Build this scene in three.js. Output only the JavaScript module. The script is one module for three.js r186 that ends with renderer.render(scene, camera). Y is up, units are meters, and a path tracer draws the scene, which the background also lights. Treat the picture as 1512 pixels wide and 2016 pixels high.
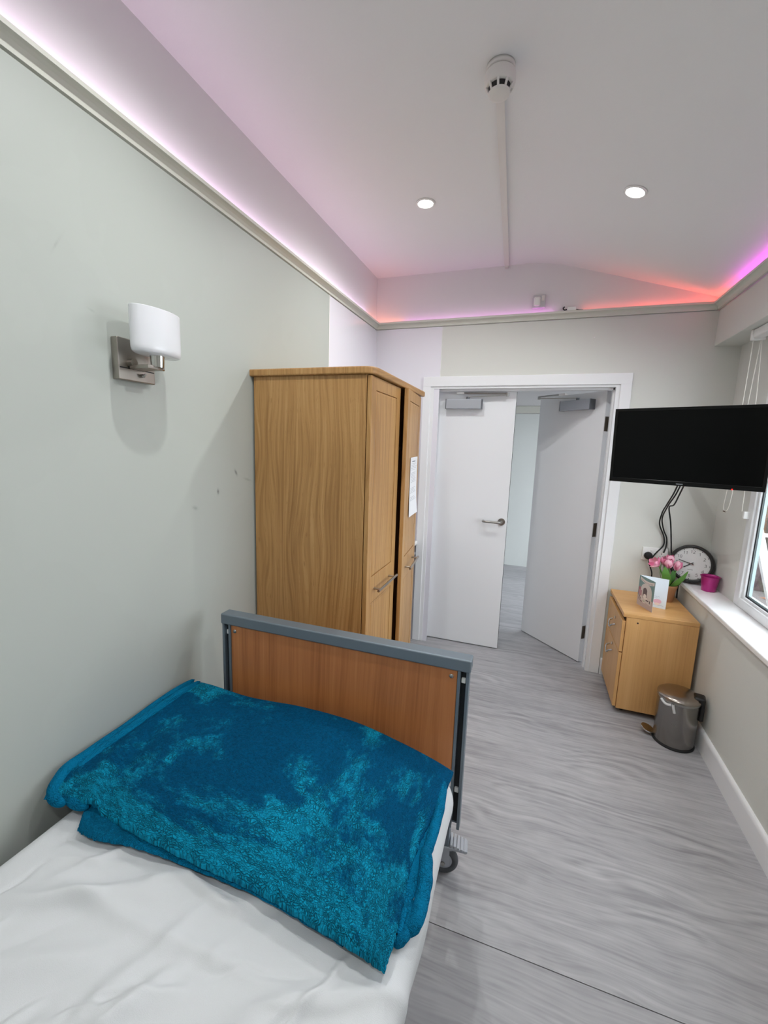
import * as THREE from 'three';
import { RoundedBoxGeometry } from 'three/addons/geometries/RoundedBoxGeometry.js';
import { RectAreaLightUniformsLib } from 'three/addons/lights/RectAreaLightUniformsLib.js';
import { mergeGeometries, toCreasedNormals } from 'three/addons/utils/BufferGeometryUtils.js';

// ---------------------------------------------------------------- camera, sky, exposure
// axes: x to the right along the far wall, y up, z from the far wall (z = 0) towards the camera
const scene = new THREE.Scene();
const camera = new THREE.PerspectiveCamera(100.19, 1512 / 2016, 0.05, 60);
camera.position.set(1.2372, 1.5751, 3.2562);
camera.rotation.order = 'YXZ';
camera.rotation.set(THREE.MathUtils.degToRad(-8.883), THREE.MathUtils.degToRad(19.04), THREE.MathUtils.degToRad(1.897));
scene.add(camera);
const renderer = new THREE.WebGLRenderer({ antialias: true });
renderer.toneMapping = THREE.LinearToneMapping;
renderer.toneMappingExposure = 0.90;
renderer.shadowMap.enabled = true;
RectAreaLightUniformsLib.init();
scene.background = new THREE.Color().setRGB(5.2, 5.6, 5.95);      // overcast sky
const SPOT = 2.25, LEDK = 0.37, CORR = 3.0;

// ---------------------------------------------------------------- dimensions (metres)
const W = 2.215, REC = 2.355, HC = 2.82, BACK = 4.7, COVE = 2.446, LIP = 2.490, CP = 0.042;
const SLOPE_X = 1.22, SLOPE = 0.302;
const slopeY = x => x < SLOPE_X ? HC : HC - SLOPE * (x - SLOPE_X);

// ---------------------------------------------------------------- helpers
const used = {};
function numbered(n) { if (!(n in used)) { used[n] = 0; return n; } used[n]++; return n + '_' + String(used[n]).padStart(3, '0'); }
function thing(name, label, category, pos = [0, 0, 0], turn = 0, group) {
  const o = new THREE.Group(); o.name = numbered(name); scene.add(o);
  o.position.set(...pos); o.rotation.y = turn; o.userData = { label, category };
  if (group) o.userData.group = group;
  return o;
}
function structure(name, label) { const o = new THREE.Group(); o.name = numbered(name); o.userData = { kind: 'structure', label, category: name.split('_')[0] }; scene.add(o); return o; }
function part(name, geo, mat, parent, pos, rot) {
  const m = new THREE.Mesh(geo, mat); m.name = name; parent.add(m);
  if (pos) m.position.set(...pos);
  if (rot) m.rotation.set(...rot);
  return m;
}
function structMesh(name, geo, mat, label) { const m = part(numbered(name), geo, mat, scene); m.userData = { kind: 'structure', label, category: name.split('_')[0] }; return m; }
const box = (x0, x1, y0, y1, z0, z1) => { const g = new THREE.BoxGeometry(x1 - x0, y1 - y0, z1 - z0); g.translate((x0 + x1) / 2, (y0 + y1) / 2, (z0 + z1) / 2); return g; };
const rbox = (x0, x1, y0, y1, z0, z1, r = 0.003, s = 2) => { const g = new RoundedBoxGeometry(x1 - x0, y1 - y0, z1 - z0, s, Math.min(r, (x1 - x0) / 2.01, (y1 - y0) / 2.01, (z1 - z0) / 2.01)); g.translate((x0 + x1) / 2, (y0 + y1) / 2, (z0 + z1) / 2); return g; };
const merge = list => mergeGeometries(list.map(g => { const n = g.index ? g.toNonIndexed() : g; for (const k of Object.keys(n.attributes)) if (!['position', 'normal', 'uv'].includes(k)) n.deleteAttribute(k); return n; }));
const cyl = (r0, r1, h, n = 32) => new THREE.CylinderGeometry(r0, r1, h, n);
const V2 = (x, y) => new THREE.Vector2(x, y), V3 = (x, y, z) => new THREE.Vector3(x, y, z);
const lathe = (pts, n = 48) => new THREE.LatheGeometry(pts.map(p => V2(...p)), n);
const tube = (pts, r, seg = 24, rs = 8) => new THREE.TubeGeometry(new THREE.CatmullRomCurve3(pts.map(p => V3(...p))), seg, r, rs);
function rod(a, b, r, n = 12) { const A = V3(...a), B = V3(...b), d = B.clone().sub(A); const g = cyl(r, r, d.length(), n); g.applyQuaternion(new THREE.Quaternion().setFromUnitVectors(V3(0, 1, 0), d.clone().normalize())); const c = A.add(B).multiplyScalar(0.5); g.translate(c.x, c.y, c.z); return g; }
function bar(a, b, w, h) { const A = V3(...a), B = V3(...b), d = B.clone().sub(A); const g = new THREE.BoxGeometry(w, h, d.length()); const m = new THREE.Matrix4().lookAt(A, B, V3(0, 1, 0)); g.applyMatrix4(m); const c = A.add(B).multiplyScalar(0.5); g.translate(c.x, c.y, c.z); return g; }
// uv in metres; 'along' is the axis that runs up the texture (the grain)
function metreUV(g, along = 'y') {
  const n = g.index ? g.toNonIndexed() : g; const p = n.attributes.position, q = n.attributes.normal, uv = new Float32Array(p.count * 2);
  const ax = 'xyz'.indexOf(along);
  for (let t = 0; t < p.count; t += 3) {
    const m = [0, 0, 0]; for (let k = 0; k < 3; k++) { m[0] += Math.abs(q.getX(t + k)); m[1] += Math.abs(q.getY(t + k)); m[2] += Math.abs(q.getZ(t + k)); }
    const dom = m.indexOf(Math.max(...m)); const rest = [0, 1, 2].filter(i => i !== dom);
    let v = rest.includes(ax) ? ax : rest[1]; let u = rest.find(i => i !== v);
    for (let k = 0; k < 3; k++) { const P = [p.getX(t + k), p.getY(t + k), p.getZ(t + k)]; uv[(t + k) * 2] = P[u] + dom * 0.37; uv[(t + k) * 2 + 1] = P[v]; }
  }
  n.setAttribute('uv', new THREE.BufferAttribute(uv, 2)); return n;
}
// seeded random and noise
function rng(seed) { let s = seed >>> 0; return () => { s = (s + 0x6D2B79F5) | 0; let t = Math.imul(s ^ (s >>> 15), 1 | s); t = (t + Math.imul(t ^ (t >>> 7), 61 | t)) ^ t; return ((t ^ (t >>> 14)) >>> 0) / 4294967296; }; }
const PERM = new Float32Array(65536); { const r = rng(11); for (let i = 0; i < 65536; i++) PERM[i] = r(); }
const hsh = (i, j) => PERM[((i * 7919 + j * 104729) ^ (j * 31)) & 65535];
function noise(x, y) {
  const i = Math.floor(x), j = Math.floor(y); let f = x - i, g = y - j; f = f * f * (3 - 2 * f); g = g * g * (3 - 2 * g);
  const a = hsh(i, j), b = hsh(i + 1, j), c = hsh(i, j + 1), d = hsh(i + 1, j + 1);
  return (a + (b - a) * f) * (1 - g) + (c + (d - c) * f) * g;
}
function fbm(x, y, o = 4) { let s = 0, a = 0.5, t = 0; for (let k = 0; k < o; k++) { s += a * noise(x, y); t += a; x = x * 2.03 + 17.1; y = y * 2.03 + 9.7; a *= 0.5; } return s / t; }
const clamp = (x, a = 0, b = 1) => Math.min(b, Math.max(a, x));
const smooth = (a, b, x) => { const t = clamp((x - a) / (b - a)); return t * t * (3 - 2 * t); };
const mix = (a, b, t) => a + (b - a) * t;
const mix3 = (a, b, t) => [mix(a[0], b[0], t), mix(a[1], b[1], t), mix(a[2], b[2], t)];
function dataTex(w, h, fn, srgb, wrap = THREE.MirroredRepeatWrapping) {
  const d = new Uint8Array(w * h * 4);
  for (let y = 0; y < h; y++) for (let x = 0; x < w; x++) { const c = fn((x + 0.5) / w, (y + 0.5) / h), k = (y * w + x) * 4; d[k] = clamp(c[0], 0, 255); d[k + 1] = clamp(c[1], 0, 255); d[k + 2] = clamp(c[2], 0, 255); d[k + 3] = 255; }
  const t = new THREE.DataTexture(d, w, h); t.magFilter = THREE.LinearFilter; t.minFilter = THREE.LinearMipmapLinearFilter; t.generateMipmaps = true;
  t.wrapS = t.wrapT = wrap; if (srgb) t.colorSpace = THREE.SRGBColorSpace; t.needsUpdate = true; return t;
}
function woodTex(w, h, mw, mh, dark, mid, light, seed, o = {}) {
  const { warp = 0.02, rings = 22, fibre = 0.35, ringK = 0.6, pore = 0, blotch = 0 } = o;
  const t = dataTex(w, h, (u, v) => {
    const x = u * mw + seed * 3.1, y = v * mh + seed * 1.7;
    const wx = x + warp * (fbm(x * 5, y * 1.1, 3) - 0.5) * 2 + 0.006 * (noise(x * 30, y * 4) - 0.5);
    const ring = fbm(wx * rings, y * 0.45, 3), fine = noise(wx * 420, y * 9), fine2 = noise(wx * 150, y * 3);
    let t = ringK * (ring - 0.5) * 1.6 + blotch * (fbm(x * 4, y * 1.6, 3) - 0.5) + 0.5 + fibre * ((fine - 0.5) * 0.5 + (fine2 - 0.5) * 0.7);
    let c = t < 0.5 ? mix3(dark, mid, clamp(t * 2)) : mix3(mid, light, clamp(t * 2 - 1));
    if (pore) { const q = noise(wx * 700, y * 22); if (q > 0.8) c = mix3(c, dark, pore * smooth(0.8, 1, q)); }
    return c;
  }, true);
  t.repeat.set(1 / mw, 1 / mh); return t;
}

// ---------------------------------------------------------------- materials
const S = (color, roughness = 0.6, o = {}) => new THREE.MeshStandardMaterial({ color, roughness, ...o });
const P = (color, roughness = 0.5, o = {}) => new THREE.MeshPhysicalMaterial({ color, roughness, ...o });
const fineBump = dataTex(256, 256, (u, v) => { const g = 255 * (0.5 * noise(u * 90, v * 90) + 0.5 * noise(u * 220, v * 220)); return [g, g, g]; }, false);
fineBump.repeat.set(4, 4);
const M = {
  corridor: S('#dfe3e0', 0.5),
  wall: S('#d9dad4', 0.62, { bumpMap: fineBump, bumpScale: 0.00025 }),
  ceiling: S('#f1f2f2', 0.8, { bumpMap: fineBump, bumpScale: 0.0003 }),
  upper: S('#e9e8e8', 0.75),
  coving: S('#d8d8ce', 0.5),
  cladding: P('#eceaf2', 0.16, { clearcoat: 0.5, clearcoatRoughness: 0.1 }),
  gloss: S('#eeeff1', 0.35),
  door: P('#edeef1', 0.34, { clearcoat: 0.15, clearcoatRoughness: 0.3 }),
  seam: S('#4a4a48', 0.9),
  sill: S('#f4f4f4', 0.3),
  upvc: S('#eff1f3', 0.28),
  gasket: S('#1d2124', 0.7),
  spacer: S('#a9c2c6', 0.4, { metalness: 0.3 }),
  glass: P('#ffffff', 0.02, { transmission: 1, thickness: 0, ior: 1.45 }),
  chrome: S('#c9c9c7', 0.14, { metalness: 1 }),
  nickel: S('#a9a39b', 0.32, { metalness: 1 }),
  steel: S('#a8a6a3', 0.3, { metalness: 1 }),
  silver: S('#b4b8bf', 0.45, { metalness: 0.55 }),
  darkSteel: S('#6c6f74', 0.4, { metalness: 0.8 }),
  hinge: S('#6d655b', 0.45, { metalness: 0.8 }),
  black: S('#0c0c0d', 0.45),
  blackGloss: P('#020203', 0.12, { specularIntensity: 0.35 }),
  blackRubber: S('#17181a', 0.75),
  white: S('#f0f0ee', 0.45),
  greyFrame: S('#76818a', 0.42, { metalness: 0.35 }),
  slot: S('#16191d', 0.6),
  opal: P('#f7f8fb', 0.25, { transmission: 0.25, thickness: 0, clearcoat: 0.4, clearcoatRoughness: 0.15 }),
  detector: S('#e6e3de', 0.5),
  cord: S('#e6e3da', 0.7),
  vanityGrey: S('#6f7378', 0.4),
  mirror: S('#d8dcdf', 0.03, { metalness: 1 }),
  paper: S('#f2f2f4', 0.8, { side: THREE.DoubleSide }),
};

// ---------------------------------------------------------------- light: downlights and led strips
function downlight(x, z, label) {
  const y = slopeY(x) - 0.001, tilt = x > SLOPE_X ? -Math.atan(SLOPE) : 0;
  const o = thing('ceiling_downlight', label, 'downlight', [x, y, z], 0, 'recessed ceiling spotlights');
  o.rotation.z = tilt;
  part('bezel', lathe([[0.037, 0.0], [0.050, 0.0], [0.0495, -0.003], [0.044, -0.006], [0.038, -0.0045], [0.037, 0.0]], 48), M.white, o);
  const lens = lathe([[0.0001, -0.0035], [0.02, -0.0034], [0.0372, -0.0025]], 40);
  part('lamp_lens', lens, new THREE.MeshStandardMaterial({ color: '#ffffff', emissive: '#ffffff', emissiveIntensity: 40, roughness: 0.4, side: THREE.DoubleSide }), o);
  const l = new THREE.SpotLight(new THREE.Color().setRGB(0.965, 1.0, 0.985), SPOT, 0, THREE.MathUtils.degToRad(80), 0.75, 2);
  l.position.set(x + Math.sin(tilt) * 0.02, y - 0.02, z); l.target.position.set(x + Math.sin(tilt), y - Math.cos(tilt), z);
  l.shadow.radius = 0.7; l.shadow.mapSize.set(1024, 1024); l.shadow.bias = -0.0005; l.name = 'downlight_beam';
  scene.add(l, l.target);
}
downlight(0.595, 0.898, 'recessed ceiling spotlight left of the white cable trunking, above the wardrobe');
downlight(1.56, 0.932, 'recessed ceiling spotlight right of the white cable trunking');
downlight(0.595, 2.28, 'recessed ceiling spotlight above the bed, beside the wall lamp');
downlight(1.56, 2.30, 'recessed ceiling spotlight above the open floor near the camera');
downlight(0.595, 3.66, 'recessed ceiling spotlight above the bed head');
downlight(1.56, 3.68, 'recessed ceiling spotlight behind the camera');

function ledStrip(label, segments) {
  const o = thing('led_strip', label, 'light strip', [0, 0, 0], 0, 'colour led strips behind the coving');
  for (const [x0, x1, z0, z1, rgb, power] of segments) {
    const c = new THREE.Color().setRGB(...rgb), y = 2.481;
    part('led_segment', box(x0, x1, y, y + 0.004, z0, z1), new THREE.MeshStandardMaterial({ color: '#f4f4f4', emissive: c, emissiveIntensity: 1.2, roughness: 0.5 }), o);
    const l = new THREE.RectAreaLight(c, power * LEDK, x1 - x0, z1 - z0);
    l.position.set((x0 + x1) / 2, y + 0.008, (z0 + z1) / 2); l.rotation.x = Math.PI / 2; l.name = 'led_glow';
    scene.add(l);
  }
}
{
  const PINK = [1, 0.64, 0.97], RED = [1, 0.13, 0.10], MAG = [1, 0.10, 0.95], ROSE = [1, 0.38, 0.55], CORAL = [1, 0.30, 0.22];
  ledStrip('pink led strip glowing behind the coving of the left wall', [
    [0.016, 0.027, 0.20, 1.2, PINK, 36], [0.016, 0.027, 1.2, 2.6, PINK, 36], [0.016, 0.027, 2.6, 4.5, PINK, 36], [0.016, 0.027, 0.03, 0.20, CORAL, 34]]);
  ledStrip('red and magenta led strip glowing behind the coving of the far wall', [
    [0.03, 0.22, 0.016, 0.027, CORAL, 26], [0.22, 0.75, 0.016, 0.027, [1, 0.35, 0.95], 11], [0.75, 1.28, 0.016, 0.027, [1, 0.3, 0.95], 10], [1.45, 1.75, 0.016, 0.027, RED, 16], [1.75, 2.19, 0.016, 0.027, RED, 26]]);
  ledStrip('red to magenta led strip glowing behind the coving above the window', [
    [W - 0.027, W - 0.016, 0.03, 0.17, RED, 26], [W - 0.027, W - 0.016, 0.17, 0.32, [1, 0.12, 0.35], 24], [W - 0.027, W - 0.016, 0.32, 2.0, MAG, 24], [W - 0.027, W - 0.016, 2.0, 4.5, MAG, 24]]);
}

// ---------------------------------------------------------------- room shell
// floor: two sheets of wood-look vinyl that meet in one joint
const floorMap = (() => {
  const mw = 3.0, mh = 3.0, D = [126, 125, 128], Mi = [166, 165, 168], L = [196, 195, 197];
  const t = dataTex(2048, 2048, (u, v) => {
    const x = u * mw, z = v * mh;                       // x runs with the grain
    const warp = fbm(x * 1.9, z * 5.2, 3) - 0.5;
    const zz = z + 0.06 * warp + 0.02 * (noise(x * 6, z * 14) - 0.5);
    const big = fbm(x * 0.9 + 3, z * 3.1, 3), mid = fbm(x * 2.4, zz * 30, 3), fine = noise(x * 16, zz * 300), fine2 = noise(x * 9, zz * 150), mott = fbm(x * 24, z * 40, 2);
    const knot = fbm(x * 2.6 + 4, z * 7 + 8, 2), rr = Math.sin(zz * 120 + knot * 26) * smooth(0.5, 0.68, knot);
    let k = 0.5 + 0.34 * (big - 0.5) + 0.40 * (mid - 0.5) + 0.20 * (fine - 0.5) + 0.20 * (fine2 - 0.5) + 0.12 * (mott - 0.5) + 0.13 * rr;
    return k < 0.5 ? mix3(D, Mi, clamp(k * 2)) : mix3(Mi, L, clamp(k * 2 - 1));
  }, true);
  t.repeat.set(1 / mw, 1 / mh); return t;
})();
const floorMat = S('#ffffff', 0.42, { map: floorMap });
const floorTone = S('#f4f4f4', 0.42, { map: floorMap });
function floorUV(g, ox = 0, oz = 0) { const n = g.toNonIndexed(), p = n.attributes.position, uv = []; for (let i = 0; i < p.count; i++) uv.push(p.getX(i) + 0.6 + ox, p.getZ(i) + oz); n.setAttribute('uv', new THREE.Float32BufferAttribute(uv, 2)); return n; }
{
  const f = structure('floor', 'grey wood-look vinyl floor of the bedroom');
  part('floor_slab', box(-0.1, 2.6, -0.12, -0.004, -0.12, BACK), M.seam, f);
  part('vinyl_sheet', floorUV(box(-0.05, W, -0.004, 0, -0.12, 2.0485), 0, 0.2), floorMat, f);
  part('vinyl_sheet', floorUV(box(-0.05, W, -0.004, 0, 2.0515, BACK), 0.9, -0.9), floorTone, f);
  const c = structMesh('floor', floorUV(box(-1.6, 2.5, -0.12, 0, -2.8, -0.121), 1.1, 0), floorMat, 'grey wood-look vinyl floor of the corridor beyond the doors');
}
// left wall
{
  const w = structure('wall_left', 'pale wall on the left, behind the bed and wardrobe');
  part('wall_body', box(-0.12, 0, -0.12, 2.95, -0.12, BACK), M.upper, w);
  const scuff = dataTex(1024, 1024, (u, v) => {                    // 3.9 m x 2.45 m board with a few scuffs
    const z = 0.82 + u * 3.9, y = v * 2.45; let k = 1 + 0.012 * (fbm(z * 3, y * 3, 4) - 0.5);
    for (const [sz, sy, a, b, tilt, s] of [[1.70, 1.436, 0.006, 0.016, -0.5, 0.3], [1.815, 1.362, 0.006, 0.012, 0, 0.35], [1.945, 1.31, 0.016, 0.008, 0.4, 0.12], [2.40, 2.066, 0.003, 0.03, 0.5, 0.06], [2.315, 1.928, 0.012, 0.004, 0.3, 0.06], [1.62, 1.40, 0.03, 0.006, 0.3, 0.1]]) {
      const dz = z - sz, dy = y - sy, p = (dz * Math.cos(tilt) + dy * Math.sin(tilt)) / a, q = (-dz * Math.sin(tilt) + dy * Math.cos(tilt)) / b;
      const e = p * p + q * q; if (e < 4) k -= s * Math.exp(-e * 1.5) * (0.5 + noise(z * 300, y * 300));
    }
    return [183 * k, 188 * k, 182 * k];
  }, true, THREE.ClampToEdgeWrapping);
  const bg = box(0, 0.010, 0, COVE - 0.005, 0.821, BACK);
  { const p = bg.attributes.position, uv = []; for (let i = 0; i < p.count; i++) uv.push((p.getZ(i) - 0.82) / 3.9, p.getY(i) / 2.45); bg.setAttribute('uv', new THREE.Float32BufferAttribute(uv, 2)); }
  part('wall_board', bg, S('#ffffff', 0.5, { map: scuff }), w);
  part('white_cladding', box(0, 0.006, 0, COVE - 0.002, 0.006, 0.816), M.cladding, w);
  part('cladding_trim', rbox(0, 0.012, 0, COVE - 0.002, 0.8155, 0.8205, 0.002), M.white, w);
}
// far wall with the doorway
const DX0 = 0.456, DX1 = 1.729, DTOP = 2.02;
function gable(x0, x1, y0, extra = 0) { const s = new THREE.Shape(); s.moveTo(x0, y0); s.lineTo(x1, y0); s.lineTo(x1, slopeY(x1) + extra); s.lineTo(SLOPE_X, HC + extra); s.lineTo(x0, HC + extra); s.closePath(); return s; }
{
  const w = structure('wall_far', 'pale far wall with the double doorway');
  const s = gable(-0.12, 2.6, -0.12, 0.1);
  const h = new THREE.Path(); h.moveTo(DX0, -0.11); h.lineTo(DX1, -0.11); h.lineTo(DX1, DTOP); h.lineTo(DX0, DTOP); h.closePath(); s.holes.push(h);
  const g = new THREE.ExtrudeGeometry(s, { depth: 0.12, bevelEnabled: false }); g.translate(0, 0, -0.12);
  part('wall_body', g, M.upper, w);
  part('white_cladding', box(0.006, 0.521, 0, COVE - 0.002, 0, 0.006), M.cladding, w);
  part('cladding_trim', rbox(0.5205, 0.5245, 2.09, COVE - 0.002, 0, 0.009, 0.002), M.white, w);
  part('wall_board', merge([box(0.524, REC, 2.05, COVE - 0.003, 0, 0.007), box(1.76, REC, 0, 2.05, 0, 0.007)]), M.wall, w);
  part('screw_head', new THREE.SphereGeometry(0.005, 10, 8), M.white, w, [1.541, 2.319, 0.008]);
}
// right wall: low wall, set-back window wall, boxed beam over it
{
  const w = structure('wall_right', 'pale right wall with the set-back window');
  const OUT = 2.398;
  part('wall_body', merge([box(W, OUT, -0.12, 0.738, 0, BACK), box(REC, OUT, 0.738, 2.236, 0, 0.43), box(REC, OUT, 0.738, 2.236, 1.95, BACK), box(REC, OUT, 0.738, 0.765, 0.43, 1.95), box(REC, OUT, 2.19, 2.236, 0.43, 1.95)]), M.wall, w);
  part('boxed_beam', rbox(W, OUT, 2.236, COVE - 0.003, 0, BACK, 0.003), M.wall, w);
  part('wall_top', box(W + 0.006, OUT, COVE - 0.003, 2.75, 0, BACK), M.upper, w);
}
structMesh('wall_back', box(-0.12, 2.56, -0.12, 2.95, BACK, BACK + 0.12), M.wall, 'pale wall behind the camera');
// ceiling: flat on the left, sloping down to the window side
{
  const s = new THREE.Shape(); s.moveTo(-0.12, HC); s.lineTo(SLOPE_X - 0.16, HC);
  s.quadraticCurveTo(SLOPE_X, HC, SLOPE_X + 0.16, HC - SLOPE * 0.16); s.lineTo(2.56, slopeY(2.56)); s.lineTo(2.56, HC + 0.12); s.lineTo(-0.12, HC + 0.12); s.closePath();
  const g = new THREE.ExtrudeGeometry(s, { depth: BACK + 0.24, bevelEnabled: false, curveSegments: 16 }); g.translate(0, 0, -0.12);
  structMesh('ceiling', g, M.ceiling, 'white ceiling, flat on the left and sloping down to the window');
}
// coving runs: p = distance from the wall, mitred at the corners
{
  const prof = [[0.0, COVE + 0.002], [0.013, COVE + 0.002], [0.0135, COVE + 0.012]];
  for (let k = 1; k <= 10; k++) { const t = k / 10; prof.push([0.0135 + 0.0285 * (1 - Math.cos(t * Math.PI / 2)), COVE + 0.012 + 0.018 * Math.sin(t * Math.PI / 2)]); }
  prof.push([CP, LIP - 0.002], [CP - 0.002, LIP], [CP - 0.006, LIP], [CP - 0.008, LIP - 0.004], [0.020, COVE + 0.034], [0.0, COVE + 0.020]);
  function run(at) {                                   // at(p, end) -> [x, z]
    const pos = [], n = prof.length;
    for (let i = 0; i < n; i++) {
      const [p0, y0] = prof[i], [p1, y1] = prof[(i + 1) % n];
      const a = at(p0, 0), b = at(p0, 1), c = at(p1, 1), d = at(p1, 0);
      for (const [q, y] of [[a, y0], [b, y0], [c, y1], [a, y0], [c, y1], [d, y1]]) pos.push(q[0], y, q[1]);
    }
    let g = new THREE.BufferGeometry(); g.setAttribute('position', new THREE.Float32BufferAttribute(pos, 3)); g = toCreasedNormals(g, 0.6);
    g.setAttribute('uv', new THREE.Float32BufferAttribute(new Float32Array(pos.length / 3 * 2), 2));
    return g;
  }
  structMesh('trim_1', run((p, e) => e ? [p, p] : [p, BACK - p]), M.coving, 'pale cove moulding along the left wall');
  structMesh('trim_2', run((p, e) => e ? [W - p, p] : [p, p]), M.coving, 'pale cove moulding along the far wall');
  structMesh('trim_3', run((p, e) => e ? [W - p, BACK - p] : [W - p, p]), M.coving, 'pale cove moulding above the window');
}
// skirting
function skirt(len) { const s = new THREE.Shape(); s.moveTo(0, 0); s.lineTo(0.016, 0); s.lineTo(0.016, 0.098); s.quadraticCurveTo(0.015, 0.114, 0.006, 0.118); s.lineTo(0, 0.118); s.closePath(); return new THREE.ExtrudeGeometry(s, { depth: len, bevelEnabled: false, curveSegments: 6 }); }
{
  const r = skirt(BACK - 0.007); r.rotateY(Math.PI); r.translate(W, 0, BACK);
  structMesh('baseboard_right', r, M.gloss, 'white skirting board under the window');
  const l = skirt(BACK - 1.62); l.translate(0.010, 0, 1.62); structMesh('baseboard_left', l, M.gloss, 'white skirting board behind the bed');
  const f = skirt(W - 0.02 - 1.796); f.rotateY(-Math.PI / 2); f.translate(W - 0.02, 0, 0.007); structMesh('baseboard_far', f, M.gloss, 'white skirting board between the doorway and the window wall');
}

// ---------------------------------------------------------------- doorway and doors
{
  const d = structure('door_1', 'white double door frame in the far wall');
  const arch = (x0, x1, y0, y1, z0, z1) => rbox(x0, x1, y0, y1, z0, z1, 0.004);
  part('architrave', merge([arch(0.399, 0.458, 0, 2.088, 0.0, 0.022), arch(1.727, 1.793, 0, 2.088, 0.0, 0.022), arch(0.399, 1.793, 2.018, 2.089, 0.0, 0.0225)]), M.gloss, d);
  part('jamb', merge([box(0.456, 0.482, 0, 2.005, -0.12, 0.012), box(1.703, 1.729, 0, 2.005, -0.12, 0.012), box(0.456, 1.729, 2.003, 2.022, -0.12, 0.012)]), M.gloss, d);
  part('door_stop', merge([rbox(0.48, 0.494, 0, 2.003, -0.072, -0.03, 0.002), rbox(1.691, 1.705, 0, 2.003, -0.072, -0.03, 0.002), rbox(0.48, 1.705, 1.988, 2.004, -0.072, -0.03, 0.002)]), M.gloss, d);
  part('rear_architrave', merge([arch(0.399, 0.458, 0, 2.088, -0.14, -0.12), arch(1.727, 1.793, 0, 2.088, -0.14, -0.12), arch(0.399, 1.793, 2.018, 2.089, -0.14, -0.12)]), M.gloss, d);
}
// a door leaf: local x from the hinge (0) to the free edge (L), room-side face at z = 0, thickness behind
function leaf(root, L, s) {                                        // s = +1 free edge to the right, -1 to the left
  const X = x => s * x, b = (x0, x1, y0, y1, z0, z1, r) => rbox(Math.min(X(x0), X(x1)), Math.max(X(x0), X(x1)), y0, y1, z0, z1, r);
  part('panel', b(0, L, 0.008, 1.992, -0.044, 0, 0.0015), M.door, root);
  part('seal_strip', b(L - 0.001, L + 0.0012, 0.01, 1.99, -0.042, -0.008, 0.0005), M.gasket, root);
  for (const y of [0.24, 1.02, 1.77]) part('hinge', merge([b(-0.0015, 0.0002, y - 0.05, y + 0.05, -0.040, -0.006, 0.0005), rod([X(-0.004), y - 0.05, -0.047], [X(-0.004), y + 0.05, -0.047], 0.006)]), M.hinge, root);
}
function closer(root, x0, x1, y0, y1, elbow, bracket, pin) {
  const c = part('closer_body', rbox(x0, x1, y0, y1, 0.001, 0.055, 0.003), M.silver, root);
  part('end_cap', rbox(x0 - 0.002, x0 + 0.004, y0 - 0.001, y1 + 0.001, 0.001, 0.0565, 0.002), M.darkSteel, c);
  part('end_cap', rbox(x1 - 0.004, x1 + 0.002, y0 - 0.001, y1 + 0.001, 0.001, 0.0565, 0.002), M.darkSteel, c);
  part('pinion', merge([rod([pin[0], y1, pin[2]], [pin[0], y1 + 0.018, pin[2]], 0.011, 16)]), M.darkSteel, c);
  part('closer_arm', merge([bar([pin[0], y1 + 0.016, pin[2]], elbow, 0.018, 0.005), rod([elbow[0], elbow[1] - 0.008, elbow[2]], [elbow[0], elbow[1] + 0.014, elbow[2]], 0.010, 16)]), M.steel, root);
  part('closer_link', rod([elbow[0], elbow[1] + 0.012, elbow[2]], bracket, 0.0055), M.steel, root);
  part('frame_bracket', rbox(bracket[0] - 0.028, bracket[0] + 0.028, bracket[1] - 0.008, bracket[1] + 0.006, bracket[2] - 0.016, bracket[2] + 0.016, 0.003), M.white, root);
}
function lever(root, x, y, s, dir) {                               // s: side of the leaf (+1 room side)
  const z = s > 0 ? 0 : -0.044, q = s;
  const h = part('handle_rose', (() => { const g = cyl(0.027, 0.027, 0.009, 32); g.rotateX(Math.PI / 2); g.translate(x, y, z + q * 0.0045); return g; })(), M.steel, root);
  part('lever', tube([[x, y, z + q * 0.008], [x, y, z + q * 0.04], [x + dir * 0.012, y, z + q * 0.054], [x + dir * 0.06, y, z + q * 0.056], [x + dir * 0.118, y, z + q * 0.056], [x + dir * 0.132, y, z + q * 0.048], [x + dir * 0.135, y, z + q * 0.02]], 0.0092, 40, 12), M.steel, h);
}
{
  const a = thing('door_leaf', 'closed white door leaf with steel lever handle and silver closer', 'door', [0.4835, 0, -0.075], 0, 'double door leaves');
  leaf(a, 0.592, 1);
  closer(a, 0.086, 0.352, 1.862, 1.932, [0.530, 1.960, 0.035], [0.190, 1.978, 0.03], [0.245, 0, 0.03]);
  lever(a, 0.552, 1.027, 1, -1); lever(a, 0.552, 1.027, -1, -1);
  part('latch_plate', rbox(0.5915, 0.5935, 0.99, 1.06, -0.034, -0.010, 0.0005), M.steel, a);
  part('latch_plate', rbox(0.5918, 0.5950, 1.018, 1.034, -0.028, -0.016, 0.001), M.darkSteel, a);
  const b = thing('door_leaf', 'plain white door leaf standing open into the corridor', 'door', [1.668, 0, -0.095], THREE.MathUtils.degToRad(-45), 'double door leaves');
  leaf(b, 0.60, -1);
  closer(b, -0.352, -0.086, 1.872, 1.942, [-0.46, 1.965, 0.16], [-0.235, 1.976, 0.155], [-0.215, 0, 0.03]);
}
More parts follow.
